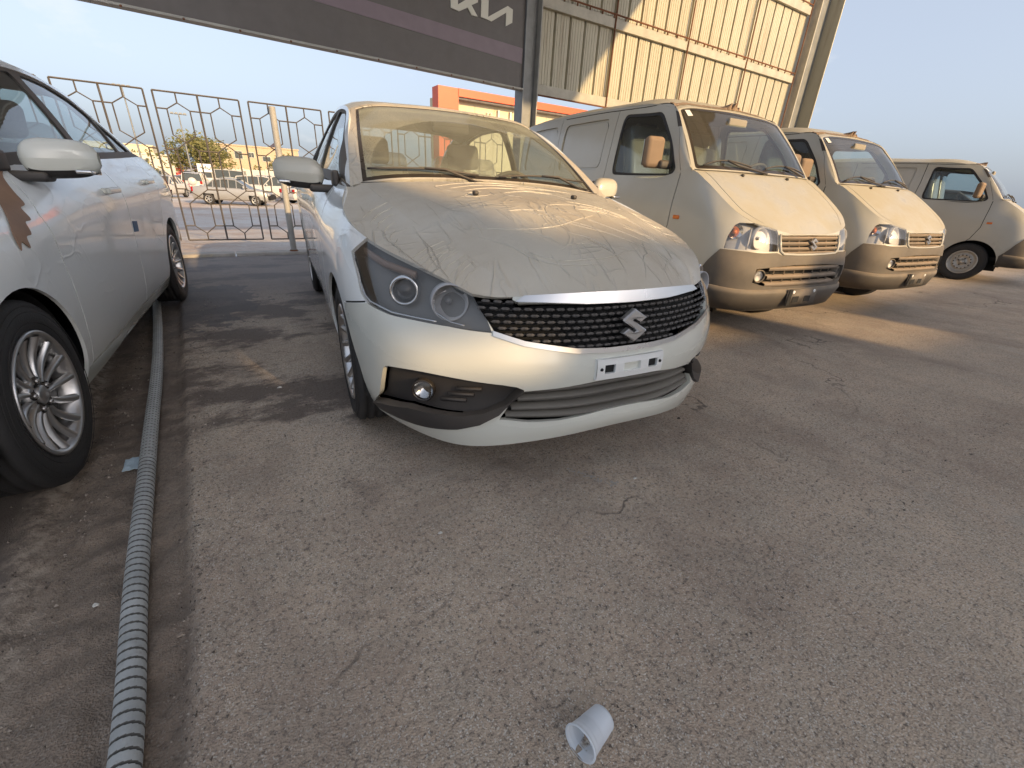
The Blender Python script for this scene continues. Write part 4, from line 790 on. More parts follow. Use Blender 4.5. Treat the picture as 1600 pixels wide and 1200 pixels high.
# ------------------------------------------------------------------ the small van's surfaces
def van_patches():
    z0 = [.27, .36, .45, .55, .66, .735]
    zs = lambda t: [.27, .38, .50, .64, .80, .97, t]
    W = Patch(cols(
        col([.722, .757, .760, .765, .757, .739, .714], 0, z0+[.805]),
        col([.720, .754, .757, .762, .753, .735, .709], .2, z0+[.806]),
        col([.705, .742, .745, .750, .738, .722, .690], [.38]*6+[.395], [.27, .36, .45, .55, .66, .745, .838]),
        col([.655, .698, .704, .708, .688, .666, .632], [.535, .55, .555, .555, .55, .548, .53], [.27, .36, .45, .55, .66, .765, .868]),
        col([.565, .612, .62, .622, .602, .575, .535], [.645, .668, .672, .672, .66, .645, .622], [.27, .36, .46, .57, .69, .81, .935]),
        col([.42, .46, .48, .48, .465, .44, .40], [.70, .723, .73, .73, .724, .708, .658], [.27, .37, .47, .60, .74, .89, 1.03]),
        col([.25]*7, [.715, .732, .738, .739, .736, .722, .676], [.27, .37, .48, .62, .78, .95, 1.13]),
        col([.13, .13, .13, .13, .13, .13, .14], [.715, .732, .738, .740, .737, .728, .690], zs(1.19)),
        col([-.10]*7, [.715, .732, .738, .740, .738, .73, .706], zs(1.155)),
        col([-.50]*7, [.715, .732, .738, .740, .738, .73, .710], zs(1.14)),
        col([-1.2]*7, [.715, .732, .738, .740, .738, .73, .712], zs(1.135)),
        col([-1.9]*7, [.715, .732, .738, .740, .738, .73, .712], zs(1.135)),
        col([-2.4]*7, [.71, .73, .736, .738, .736, .728, .709], zs(1.135)),
        col([-2.72, -2.74, -2.75, -2.75, -2.75, -2.74, -2.72], [.68, .70, .705, .706, .704, .696, .68], zs(1.135)),
        col([-2.84, -2.87, -2.89, -2.90, -2.89, -2.87, -2.84], .45, zs(1.135)),
        col([-2.86, -2.89, -2.91, -2.915, -2.91, -2.89, -2.86], 0, zs(1.135))), sym=True)
    H = Patch(np.array([[(.714, 0, .805), (.709, .2, .806), (.690, .395, .838), (.632, .53, .868)],
        [(.585, 0, .915), (.582, .21, .916), (.570, .42, .920), (.535, .622, .935)],
        [(.44, 0, 1.022), (.438, .22, 1.022), (.43, .44, 1.024), (.40, .658, 1.03)],
        [(.29, 0, 1.122), (.29, .23, 1.122), (.28, .45, 1.124), (.25, .676, 1.13)],
        [(.175, 0, 1.197), (.175, .23, 1.197), (.165, .47, 1.195), (.14, .690, 1.19)]]), sym=True)
    wb = [(.165, 0, 1.205), (.16, .33, 1.203), (.148, .56, 1.198), (.125, .690, 1.192)]
    wt = [(-.262, 0, 1.668), (-.258, .31, 1.660), (-.248, .49, 1.645), (-.232, .598, 1.620)]
    wm = [tuple((np.array(a)+np.array(b))/2+np.array((.018, 0, .014))) for a, b in zip(wb, wt)]; wm[3] = tuple((np.array(wb[3])+np.array(wt[3]))/2+np.array((.006, 0, .006)))
    WS = Patch(np.array([wb, wm, wt]), sym=True)
    rail = [(.125, .690, 1.192), (-.05, .652, 1.415), (-.232, .598, 1.62), (-.45, .612, 1.675), (-.9, .622, 1.695), (-1.5, .624, 1.705), (-2.1, .622, 1.702), (-2.74, .605, 1.67)]
    RF = Patch(np.array([wt, [(-.45, 0, 1.737), (-.45, .31, 1.730), (-.45, .50, 1.712), rail[3]], [(-.9, 0, 1.768), (-.9, .32, 1.762), (-.9, .51, 1.742), rail[4]],
        [(-1.5, 0, 1.782), (-1.5, .32, 1.776), (-1.5, .51, 1.754), rail[5]], [(-2.1, 0, 1.780), (-2.1, .32, 1.774), (-2.1, .51, 1.750), rail[6]], [(-2.76, 0, 1.75), (-2.76, .32, 1.745), (-2.75, .49, 1.72), rail[7]]]), sym=True)
    belt = [(.14, .690, 1.19), (.02, .702, 1.168), (-.12, .706, 1.153), (-.5, .710, 1.14), (-.95, .711, 1.137), (-1.5, .712, 1.135), (-2.1, .711, 1.135), (-2.72, .680, 1.135)]
    m1 = [tuple(np.array(a)*.62+np.array(b)*.38+np.array((0, .012*(i > 0), 0))) for i, (a, b) in enumerate(zip(belt, rail))]
    m2 = [tuple(np.array(a)*.28+np.array(b)*.72+np.array((0, .014*(i > 0), 0))) for i, (a, b) in enumerate(zip(belt, rail))]
    SG = Patch(np.array([belt, m1, m2, rail]))
    BK = Patch(np.array([[(-2.86, 0, 1.135), (-2.85, .45, 1.135), (-2.72, .68, 1.135)], [(-2.83, 0, 1.45), (-2.82, .43, 1.45), (-2.735, .65, 1.42)], [(-2.76, 0, 1.75), (-2.755, .42, 1.732), (-2.74, .605, 1.67)]]), sym=True)
    return dict(W=W, H=H, WS=WS, RF=RF, SG=SG, BK=BK)
# ------------------------------------------------------------------ wheels
def tyre_mesh(r, w, rr, y0):
    """tyre with tread grooves; outer face towards +y at y0"""
    M = Mesh(); h = w/2; c = y0-h
    p = [(rr, c+h*.86), (rr+.012, c+h*.93), (rr+.035, c+h*1.0), (rr+(r-rr)*.55, c+h*1.02), (r-.03, c+h*.97), (r-.012, c+h*.90), (r-.003, c+h*.80)]
    for g in (.55, .18, -.18, -.55):
        p += [(r, c+h*(g+.09)), (r-.008, c+h*(g+.07)), (r-.008, c+h*(g-.07)), (r, c+h*(g-.09))]
    p += [(r-.003, c-h*.80), (r-.012, c-h*.90), (r-.03, c-h*.97), (rr+.03, c-h), (rr, c-h*.86)]
    V, F = lathe(p, 64); M.add(V, F)
    for q in (.30, .62, .80):   # raised rings on the sidewall
        rq = rr+(r-rr)*q; M.add(*tube([(rq*math.cos(t), c+h*(1.0 if q < .7 else .985), rq*math.sin(t)) for t in np.linspace(0, 2*math.pi, 73)[:-1]], .0012, 4, closed=True))
    return M
def wheel_alloy(parent, x, side, name='wheel'):
    r, w, rr, y0 = .312, .195, .205, .842
    e = empty(name); e.parent = parent; e.location = (x, 0, r-.003); 
    if side < 0: e.rotation_euler = (0, 0, math.pi)
    key = 'alloy_wheel'
    if key not in CACHE:
        t = tyre_mesh(r, w, rr, y0).data('tyre', [MAT['rubber']])
        M = Mesh()
        M.add(*lathe([(rr+.006, y0-.012), (rr+.008, y0-.004), (rr+.002, y0+.001), (rr-.006, y0-.003), (rr-.014, y0-.018), (rr-.02, y0-.05), (rr-.03, y0-.16), (rr+.004, y0-.175)], 64))
        N = 15
        for k in range(N):
            a0 = 2*math.pi*k/N; L = []; Rr = []
            for i in range(9):
                q = i/8; rad = .048+(rr-.012-.048)*q; a = a0-.13*q**1.3; dep = y0-.030+.024*q-.02*math.sin(q*math.pi)*.6
                L.append((rad*math.cos(a), dep, rad*math.sin(a))); Rr.append(.0075+.0080*q)
            # ribbed spoke: flat bar with a raised spine
            Vs = []; Fs = []
            for i, (px, py, pz) in enumerate(L):
                nx = L[min(i+1, 8)]; pv = L[max(i-1, 0)]; d = np.array([nx[0]-pv[0], 0, nx[2]-pv[2]]); d /= np.linalg.norm(d); s = np.array([-d[2], 0, d[0]]); P = np.array((px, py, pz)); b = Rr[i]
                Vs += [P-s*b+(0, -.016, 0), P-s*b*.9+(0, -.003, 0), P-s*b*.25+(0, .003, 0), P+s*b*.5+(0, .0, 0), P+s*b+(0, -.012, 0)]
            for i in range(8):
                for j in range(4): Fs.append((i*5+j, i*5+j+1, (i+1)*5+j+1, (i+1)*5+j))
            M.add(Vs, Fs, mat=0)
        M.add(*lathe([(0, y0-.022), (.028, y0-.022), (.032, y0-.026), (.034, y0-.034)], 24), mat=0)
        M.add(*lathe([(.034, y0-.036), (.058, y0-.030), (.066, y0-.036), (.068, y0-.055)], 32), mat=0)
        for k in range(5):
            t_ = 2*math.pi*k/5+.3; M.add(*lathe([(0, y0-.022), (.008, y0-.022), (.0095, y0-.028), (.0095, y0-.04)], 8, c=(.049*math.cos(t_), 0, .049*math.sin(t_))), mat=3)
            M.add(*lathe([(.0135, y0-.026), (.0155, y0-.031), (.0155, y0-.04)], 10, c=(.049*math.cos(t_), 0, .049*math.sin(t_))), mat=1)
        M.add(*lathe([(0, y0-.06), (rr-.03, y0-.058), (rr-.03, y0-.075)], 40), mat=1)
        M.add(*lathe([(0, y0-.085), (.14, y0-.085), (.14, y0-.10)], 40), mat=2)
        # stamped emblem on the cap
        CACHE[key] = (t, M.data('rim', [MAT['alloy'], MAT['alloy_dark'], MAT['brake'], MAT['chrome']]))
    t, m = CACHE[key]
    link(bpy.data.objects.new('tyre', t), e); link(bpy.data.objects.new('rim', m), e); return e
CACHE = {}
# ------------------------------------------------------------------ the saloon
def side_poly(patch, pts): return patch.snap([(x, .8, z) for x, z in pts], (1, .02, 1))
def s_emblem(w, h, d, T, mat='chrome'):
    """slanted S badge built as two hooked bars; T maps (across, up, out) to 3-D"""
    # outline in a unit diamond, right half-turned for the second stroke
    M = Mesh()
    S = [(0, .5), (.44, .22), (.22, .08), (0, .215), (-.08, .165), (.44, -.17), (.44, -.215), (0, -.5), (-.44, -.22), (-.22, -.08), (0, -.215), (.08, -.165), (-.44, .17), (-.44, .215)]
    n = len(S); cx = [(x, y) for x, y in S]
    V = []; lay = [(0, 1.0), (d*.75, 1.0), (d, .90)]
    ctr = np.array([(x, y) for x, y in S]); nx = np.roll(ctr, -1, 0)-ctr; nx /= np.linalg.norm(nx, axis=1)[:, None]; nn = np.stack([nx[:, 1], -nx[:, 0]], 1); vn = nn+np.roll(nn, 1, 0); vn /= np.linalg.norm(vn, axis=1)[:, None]
    area = .5*sum(S[i][0]*S[(i+1) % n][1]-S[(i+1) % n][0]*S[i][1] for i in range(n)); sg = 1 if area > 0 else -1
    for o, q in lay:
        ins = ctr-vn*sg*(1-q)*.45
        V += [T(x*w, y*h, o) for x, y in ins]
    F = [(k*n+i, k*n+(i+1) % n, (k+1)*n+(i+1) % n, (k+1)*n+i) for k in range(2) for i in range(n)]
    import mathutils
    tri = mathutils.geometry.tessellate_polygon([[Vector((x, y, 0)) for x, y in S]]); F += [tuple(2*n+i for i in t) for t in tri]
    M.add(V, F, smooth=False); return M
def build_sedan(film_front):
    root = empty('saloon_car'); P = sedan_patches(); W = P['W']; SG = P['SG']
    def fill(name, items, mats, **kw):
        M = Mesh()
        for pt, vs, T, o in items: region_mesh(M, pt, vs, T, **o)
        return M.obj(name, [MAT[m] for m in mats], root)
    # ---- feature outlines on the body wrap
    HL = W.snap([(.281, .753, .828), (.24, .797, .774), (.327, .794, .707), (.375, .790, .655), (.425, .782, .628), (.519, .734, .612), (.589, .674, .609), (.674, .588, .605), (.757, .472, .598), (.735, .483, .64), (.712, .497, .672), (.672, .507, .708)])
    HL = np.concatenate([HL, W.snap([(.535, .622, .765), (.40, .702, .80)])])
    Z = W.V
    GR = W.snap([(.834, 0, .684), (.823, .176, .686), (.785, .30, .687), (.758, .385, .688), (.747, .402, .70)])
    GR = np.concatenate([GR, [[W.snap([(.747, .40, .71)])[0, 0], Z], [W.snap([(.672, .507, .71)])[0, 0], Z]], W.snap([(.719, .494, .658), (.757, .466, .603), (.802, .376, .574), (.853, .215, .549), (.868, .09, .543), (.866, 0, .542)])])
    CH = W.snap([(.757, .468, .605), (.802, .376, .576), (.853, .215, .551), (.868, .09, .545), (.866, 0, .544), (.868, 0, .526), (.868, .09, .527), (.853, .215, .533), (.804, .380, .560), (.762, .470, .590)])
    BAR = W.snap([(.822, 0, .73), (.806, .2, .73)]); k = W.snap([(.752, .364, .712)])[0, 0]
    BAR = np.concatenate([[[0, Z], [W.snap([(.806, .2, .72)])[0, 0], Z], [k, Z]], W.snap([(.752, .392, .688), (.785, .30, .688), (.823, .176, .687), (.834, 0, .685)])])
    FB = smooth_poly(W.snap([(.548, .749, .441), (.515, .764, .430), (.50, .769, .405), (.47, .778, .34), (.44, .782, .29), (.372, .785, .235), (.40, .775, .215), (.491, .748, .212), (.60, .685, .225), (.672, .62, .243), (.719, .571, .255), (.76, .507, .28), (.785, .449, .318), (.817, .377, .410), (.748, .528, .436), (.642, .667, .448)]), 4)
    FL = W.snap([(.372, .785, .237), (.45, .77, .262), (.578, .701, .296), (.66, .63, .300), (.723, .563, .306), (.76, .50, .320), (.790, .430, .355), (.817, .377, .410), (.785, .449, .318), (.76, .507, .28), (.719, .571, .255), (.672, .62, .243), (.60, .685, .225), (.491, .748, .212), (.40, .775, .215)])
    IN = W.snap([(.885, 0, .437), (.876, .138, .430), (.85, .265, .415), (.818, .372, .405), (.80, .42, .35), (.787, .449, .300), (.826, .354, .290), (.858, .255, .293), (.879, .083, .312), (.88, 0, .314)])
    ub = lambda x, z=.3: W.snap([(x, .84, z)], (1, .02, 1))[0, 0]
    BU = np.concatenate([[[0, 0], [ub(.20, .18), 0]], W.snap([(.27, .84, .45), (.24, .842, .592), (.33, .83, .612), (.41, .784, .626)]), W.snap([(.60, .64, .70)]), [[ub(.70, .70) if False else W.snap([(.70, .45, .71)])[0, 0], Z], [0, Z]]])
    r = .350
    def arch(x0, rr=r): 
        t = np.linspace(-.95, math.pi+.95, 44); a = W.snap([(x0+rr*math.cos(q), .84, .305+rr*math.sin(q)) for q in t if .305+rr*math.sin(q) > .17], (1, .02, 1))
        lo = [x0+math.sqrt(rr*rr-.015), x0-math.sqrt(rr*rr-.015)]; u = [ub(l, .2) for l in lo]; return np.concatenate([[[u[0], -.01]], a, [[u[1], -.01]]])
    A1, A2 = arch(0), arch(-2.65)
    A1i = arch(0); 
    DF = side_poly(W, [(-.41, .27), (-.42, .60), (-.40, .84), (-.47, .93), (-.49, 1.05), (-1.50, 1.10), (-1.50, .9), (-1.49, .27)]); DF[4:6, 1] = Z
    DR = side_poly(W, [(-1.506, .27), (-1.515, .9), (-1.515, 1.1), (-2.52, 1.1), (-2.50, .90), (-2.41, .72), (-2.30, .55), (-2.245, .40), (-2.235, .27)]); DR[2:4, 1] = Z
    FE = np.concatenate([side_poly(W, [(-.40, .2), (-.405, .27), (-.41, .60), (-.39, .84), (-.46, .93), (-.48, 1.0)]), [[ub(-.48, .9), Z], [ub(.25, .8), Z]], W.snap([(.60, .64, .72), (.41, .784, .64), (.33, .83, .618), (.24, .842, .600)]), side_poly(W, [(.1, .3)])]); FE[0, 1] = 0
    SILL = side_poly(W, [(-.32, .17), (-.36, .262), (-2.29, .262), (-2.34, .17)]); SILL[0, 1] = SILL[3, 1] = 0
    TL = W.snap([(-3.16, .84, .93), (-3.20, .84, .80), (-3.40, .75, .76), (-3.52, .55, .77), (-3.54, .42, .80), (-3.54, .42, .93), (-3.42, .70, .99)])
    RB = np.concatenate([[[ub(-3.0, .2), 0]], side_poly(W, [(-3.01, .45), (-2.96, .60)]), W.snap([(-3.3, .80, .64), (-3.5, .66, .62), (-3.6, .4, .60), (-3.61, 0, .60)]), [[W.U, 0]]])
    FH = round_poly(side_poly(W, [(-1.20, .90), (-1.20, .865), (-1.40, .868), (-1.40, .905)]), .01); RH = round_poly(side_poly(W, [(-2.16, .925), (-2.16, .89), (-2.36, .895), (-2.36, .93)]), .01)
    g = lambda pts, w=.007: strip(dens(side_poly(W, pts), .04, False), w)
    gaps = [g([(-.41, .265), (-.415, .60), (-.395, .84), (-.465, .93), (-.485, 1.03)]), g([(-1.503, .265), (-1.51, .9), (-1.51, 1.1)]), g([(-2.52, 1.1), (-2.50, .90), (-2.41, .72), (-2.31, .56)]), g([(-.40, .265), (-1.5, .265), (-2.26, .265)], .008),
            strip(dens(W.snap([(.24, .842, .596), (.33, .83, .616), (.41, .784, .632)]), .03, False), .006), strip(dens(W.snap([(.30, .815, .615), (.33, .80, .70), (.30, .80, .76)]), .03, False), .005) if False else g([(.2, .60), (.21, .60)], .001)]
    regs = [('rear_bumper', RB), ('front_fender', FE), ('front_bumper', BU), ('front_door', DF), ('rear_door', DR), ('sill', SILL), ('tail', TL), ('headlight', HL), ('grille', GR), ('chrome', CH), ('bar', BAR), ('fog', FB), ('foglip', FL), ('intake', IN)] + [('gap', q) for q in gaps] + [('void', A1), ('void', A2)]
    vs, T = cut(W, regs, .045, .016)
    pc = 'car_paint'; sf = 'side_film'
    R = lambda nm, **o: (W, vs, T[nm], o)
    fill('front_bumper', [R('front_bumper', both=True, rim=.02)], [pc])
    fill('rear_bumper', [R('rear_bumper', both=True, rim=.02)], [pc]); fill('rear_body', [R('base', both=True, rim=.02)], [sf])
    for sd, mr in ((1, False), (-1, True)):
        for nm in ('front_fender', 'front_door', 'rear_door', 'sill'):
            o = fill(nm, [R(nm, mirror=mr, rim=.012)], [sf if nm != 'sill' else pc])
        fill('door_gap', [R('gap', mirror=mr, off=-.006, rim=0)], ['gap'])
        fill('tail_lamp', [R('tail', mirror=mr, off=.003, rim=.0025)], ['tail_red'])
        # ---- headlight: clear cover, black bowl, projector, reflector, chrome line
        def flip(M_): return M_
        h = fill('headlight', [R('headlight', mirror=mr, rim=0)], ['lamp_glass'])
        m = Mesh(); region_mesh(m, W, vs, T['headlight'], off=-.055, rim=-.042, mirror=mr); b = m.obj('bowl', [MAT['lamp_black']], h)
        def sub(name, mats, parts, smooth=True):
            m = Mesh()
            for k, vf in enumerate(parts):
                mi = 0
                if len(vf) == 3: vf, mi = vf[:2], vf[2]
                m.add(*(vf if sd > 0 else mir(vf)), mat=mi, smooth=smooth)
            return m.obj(name, [MAT[a] for a in mats], h)
        F1 = frame_to((.88, .42, .10)); c1 = np.array((.487, .672, .684))
        sub('projector_lamp', ['lamp_chrome', 'black_gloss'], [place(lathe([(.034, .0), (.040, .028), (.045, .030), (.050, .024), (.052, .0), (.052, -.03)], 32, 'x'), F1, c1), place(lathe([(.001, .022), (.014, .020), (.026, .012), (.035, 0)], 28, 'x'), F1, c1)+(1,)])
        F2 = frame_to((.97, .20, .05)); c2 = np.array((.612, .562, .668))
        sub('reflector_lamp', ['lamp_silver', 'bulb'], [place(lathe([(.01, -.045), (.03, -.035), (.050, -.005), (.056, .02), (.060, .02), (.060, -.03)], 36, 'x'), F2, c2), place(lathe([(.001, .0), (.010, -.004), (.012, -.04)], 14, 'x'), F2, c2)+(1,)])
        nn = dens(np.array([(.262, .797, .755), (.327, .794, .697), (.390, .788, .650), (.425, .782, .637), (.519, .734, .622), (.589, .674, .619), (.64, .62, .615)]), .03, False); uv = W.snap(nn); Q = W.ev(uv[:, 0], uv[:, 1])-W.nrm(uv[:, 0], uv[:, 1])*.012
        sub('light_strip', ['lamp_chrome'], [tube(Q, .004, 6)])
        nn = dens(np.array([(.640, .60, .73), (.60, .62, .69), (.62, .615, .64), (.665, .58, .617), (.70, .545, .612)]), .02, False); uv = W.snap(nn); Q = W.ev(uv[:, 0], uv[:, 1])-W.nrm(uv[:, 0], uv[:, 1])*.015
        sub('lamp_surround', ['lamp_chrome'], [tube(Q, .0028, 6)])
        nn = np.array([(.27, .785, .80), (.33, .768, .79), (.40, .74, .775), (.47, .70, .765), (.52, .665, .755)]); uv = W.snap(nn); Q = W.ev(uv[:, 0], uv[:, 1])-W.nrm(uv[:, 0], uv[:, 1])*.03
        sub('indicator_lamp', ['lamp_reflect_brown', 'lamp_chrome'], [tube(Q, .014, 8, rfun=lambda i: (.006+.006*math.sin(math.pi*(i+.3)/5), .014)), ])  # brown reflection in the lamp, painted as the strip's colour
        for kk in range(6):
            q = np.array([.60+.03*kk, .655-.032*kk, .628-.001*kk]) if False else None
        # ---- fog bezel
        f = fill('fog_bezel', [R('fog', mirror=mr, off=-.035, rim=-.014), R('foglip', mirror=mr, off=.012, rim=.05)], ['black_plastic'])
        Ff = frame_to((.86, .50, .02)); cf = np.array((.603, .652, .368))
        m = Mesh(); vf = place(lathe([(.040, -.03), (.040, .022), (.036, .026), (.033, .020)], 32, 'x'), Ff, cf); m.add(*(vf if sd > 0 else mir(vf)), mat=1)
        vf = place(lathe([(.0005, .024), (.02, .022), (.034, .016)], 28, 'x'), Ff, cf); m.add(*(vf if sd > 0 else mir(vf)), mat=0)
        vf = place(lathe([(.0005, -.012), (.02, -.006), (.034, .010)], 28, 'x'), Ff, cf); m.add(*(vf if sd > 0 else mir(vf)), mat=2)
        m.obj('fog_lamp', [MAT['lamp_glass'], MAT['black_gloss'], MAT['lamp_chrome']], f)
        m = Mesh()
        for kk in range(3):
            a = W.snap([(.70-.02*kk, .58+.02*kk, .385-.022*kk), (.755-.02*kk, .505+.02*kk, .392-.022*kk)]); Q = W.ev(a[:, 0], a[:, 1])-W.nrm(a[:, 0], a[:, 1])*.028; vf = tube(Q, .007, 6); m.add(*(vf if sd > 0 else mir(vf)))
        m.obj('fin', [MAT['black_plastic']], f)
    # ---- grille: dark back, mesh of scale-like bars, chrome frame
    gr = fill('grille', [R('grille', both=True, off=-.045, rim=-.024)], ['gap'])
    # scales laid in rows on the surface
    gu = []; rowsz = np.linspace(.553, .692, 8); k = 0; M = Mesh()
    from_y = np.arange(-.52, .52, .030)
    GRp = GR; scale_me = None; cnt = 0
    for ri, z in enumerate(rowsz):
        for y in np.arange(-.525, .53, .0335):
            yy = y+(ri % 2)*.0168; uv = W.snap([(.85-.6*yy*yy*1.0, abs(yy), z-.0)], (.2, 1, 1)); 
            if not (inside(GRp, uv[:, 0], uv[:, 1])[0]) or (W.ev(uv[:, 0], uv[:, 1])[0, 2] > .69 and abs(yy) < .38): continue
            p = W.ev(uv[:, 0], uv[:, 1])[0]; n = W.nrm(uv[:, 0], uv[:, 1])[0]
            if abs(p[2]-z) > .012: continue
            if yy < 0: p = p*(1, -1, 1); n = n*(1, -1, 1)
            ax = np.cross((0, 0, 1), n); ax /= np.linalg.norm(ax); up = np.cross(n, ax); c = p-n*.012; w, hh, dd = .0162, .0056, .008
            S = [(-w, 0), (-w*.55, hh), (w*.55, hh), (w, 0), (w*.55, -hh), (-w*.55, -hh)]
            V = [c+ax*a+up*b-n*.012 for a, b in S]+[c+ax*a*.9+up*b*.8+n*dd*.4 for a, b in S]+[c+n*dd*.75]
            F = [(i, (i+1) % 6, 6+(i+1) % 6, 6+i) for i in range(6)]+[(6+i, 6+(i+1) % 6, 12) for i in range(6)]
            m = Mesh(); m.add(V, F, smooth=False); 
            if cnt < 290: m.obj('grille_scale', [MAT['grille_black']], gr)
            cnt += 1
    # thin webs behind the scales
    M = Mesh()
    for z in rowsz:
        pts = []
        for y in np.linspace(-.5, .5, 41):
            uv = W.snap([(.85-.5*y*y, abs(y), z)], (.2, 1, 1)); p = W.ev(uv[:, 0], uv[:, 1])[0]; n = W.nrm(uv[:, 0], uv[:, 1])[0]
            if inside(GRp, uv[:, 0], uv[:, 1])[0] and not (p[2] > .689 and abs(y) < .38): q = p-n*.024; pts.append(q*(1, 1 if y > 0 else -1, 1))
            elif len(pts) > 2: M.add(*tube(pts, .0022, 4)); pts = []
            else: pts = []
        if len(pts) > 2: M.add(*tube(pts, .0022, 4))
    M.obj('grille_web', [MAT['grille_black']], gr)
    fill('grille_trim', [R('chrome', both=True, off=.006, rim=.0055)], ['chrome'])
    fill('grille_bar', [R('bar', both=True, off=.008, rim=.0075)], ['chrome'])
    T_ = lambda a, b, o: (.838+o+.02-.18*b, a, .615+b)
    s_emblem(.115, .108, .020, T_).obj('emblem', [MAT['chrome']], gr)
    # ---- lower intake with slats
    it = fill('lower_intake', [R('intake', both=True, off=-.05, rim=-.029)], ['intake_grey'])
    for k, z in enumerate((.415, .378, .340, .308)):
        pts = []
        for y in np.linspace(-.43, .43, 45):
            uv = W.snap([(.87-.4*y*y, abs(y), z-.05*abs(y)*(1-k/3.))], (.1, 1, 1)); p = W.ev(uv[:, 0], uv[:, 1])[0]; n = W.nrm(uv[:, 0], uv[:, 1])[0]
            if inside(IN, uv[:, 0], uv[:, 1])[0]: pts.append((p-n*.012)*(1, 1 if y > 0 else -1, 1))
        if len(pts) > 2:
            pts = np.array(pts); rows = [pts+(-.035, 0, .010), pts+(0, 0, .008), pts+(.004, 0, 0), pts+(-.004, 0, -.008), pts+(-.035, 0, -.016)]; m = Mesh(); m.add(*grid(rows)); m.obj('slat', [MAT['intake_grey']], it)
    # ---- plate holder
    m = Mesh(); y0, y1, z0, z1 = -.145, .145, .440, .512
    def pl(y, z, o): uv = W.snap([(.87, abs(y), z)], (.1, 1, 1)); p = W.ev(uv[:, 0], uv[:, 1])[0]; return (p[0]+o, y, z)
    ys = [y0, -.115, -.073, -.036, .036, .073, .115, y1]; zs = [z0, .462, .492, z1]; Hs = {(1, 1): 0, (5, 1): 0, (3, 1): 1}
    V = []; F = []
    for i in range(7):
        for j in range(3):
            b = len(V); hole = (i, j) in Hs; C4 = [(ys[i], zs[j]), (ys[i+1], zs[j]), (ys[i+1], zs[j+1]), (ys[i], zs[j+1])]
            if not hole: V += [pl(y, z, .012) for y, z in C4]; F.append((b, b+1, b+2, b+3))
            else:
                V += [pl(y, z, .012) for y, z in C4]+[pl(y, z, -.02) for y, z in C4]; F += [(b+k, b+(k+1) % 4, b+4+(k+1) % 4, b+4+k) for k in range(4)]
                if Hs[(i, j)] == 0: m.add([pl(y, z, .003) for y, z in C4], [(0, 1, 2, 3)], mat=1, smooth=False)
                else: F.append((b+4, b+5, b+6, b+7))
    b = len(V); C4 = [(y0, z0), (y1, z0), (y1, z1), (y0, z1)]; V += [pl(y, z, .012) for y, z in C4]+[pl(y, z, -.01) for y, z in C4]; F += [(b+k, b+4+k, b+4+(k+1) % 4, b+(k+1) % 4) for k in range(4)]
    m.add(V, F, smooth=False)
    for y in (-.128, .128): m.add(*lathe([(.0, .016), (.005, .015), (.006, .011)], 10, 'x', (pl(y, .478, 0)[0], y, .478)), mat=1)
    m.obj('plate_holder', [MAT['car_paint_clean'], MAT['gap']], root)
    # ---- bonnet
    fm = 'car_film' if film_front else 'side_film'; M = Mesh()
    for nm in ('H1', 'H2'):
        p = P[nm]; vs2, T2 = cut(p, [], .04, .03); region_mesh(M, p, vs2, T2['base'], both=True, rim=.012)
    hood = M.obj('bonnet', [MAT[fm]], root)
    if film_front:
        wk = Mesh(); rw = random.Random(11)
        def ridge(p, a, b, sag, r, side, wav=.004):
            a, b = np.array(a, float), np.array(b, float); n = max(8, int(np.linalg.norm(b-a)/.012)); pts = []; nr = np.array([-(b-a)[1], (b-a)[0]]); ph = rw.random()*9
            for i in range(n+1):
                t = i/n; q = a+(b-a)*t+nr*sag*math.sin(math.pi*t)+nr/np.linalg.norm(nr)*wav*math.sin(ph+t*9+2*math.sin(t*5+ph)); pts.append(q)
            q = np.array(pts); x_, y_ = q[:, 0], q[:, 1]; uv = p.snap([(x, abs(y), .93-.25*max(0, x)) for x, y in zip(x_, y_)], (1, 1, .05))
            P3 = p.ev(uv[:, 0], uv[:, 1]); N3 = p.nrm(uv[:, 0], uv[:, 1]); P3 = (P3+N3*r*.15)*np.stack([np.ones(len(q)), np.where(y_ < 0, -1, 1), np.ones(len(q))], 1)
            wk.add(*tube(P3, r, 6, cap=False, rfun=lambda i: r*(.25+.75*math.sin(math.pi*min(1, max(0, i/n)))**.6)))
        H1_, H2_ = P['H1'], P['H2']
        for k in range(26):
            x = rw.uniform(-.1, .66); y = rw.uniform(-.33, .38); L_ = rw.uniform(.08, .32); an = rw.gauss(.9 if y > 0 else -.7, .5)+(1.57 if rw.random() < .35 else 0); e_ = (min(.74, max(-.25, x+L_*math.sin(an)*.8)), max(-.42, min(.42, y+L_*math.cos(an))))
            ridge(H1_, (x, y), e_, rw.uniform(-.25, .25), rw.uniform(.0014, .0026), 0)
        for a_, b_, sg_ in [((-.20, -.35), (-.22, .30), .18), ((-.14, -.30), (-.18, .22), .16), ((-.08, -.25), (-.10, .12), .14), ((-.12, .0), (-.20, .40), .1), ((.02, -.10), (-.06, .20), .12),
            ((.38, -.42), (.40, .12), -.22), ((.46, -.40), (.66, .15), -.25), ((.52, -.35), (.73, -.05), -.2), ((.30, -.20), (.62, .20), -.12), ((.33, -.15), (.66, .27), -.1), ((.28, -.05), (.60, .30), -.12), ((.20, .12), (.45, .46), .15), ((.56, -.10), (.70, .02), .1), ((.60, .22), (.72, .12), .12), ((.52, .30), (.60, .42), .2), ((.48, .22), (.56, .36), .15), ((.66, -.22), (.76, -.20), .05), ((.42, .28), (.50, .40), -.2), ((.55, .38), (.66, .33), .1)]:
            ridge(H1_, a_, b_, sg_, .0032, 0)
        for k in range(7): x = .10+.062*k+.01*rw.random(); ridge(H2_, (x, -.735+.03*k*.5), (x-.10, -.60-.01*k), .18, .0030, 0, .003)
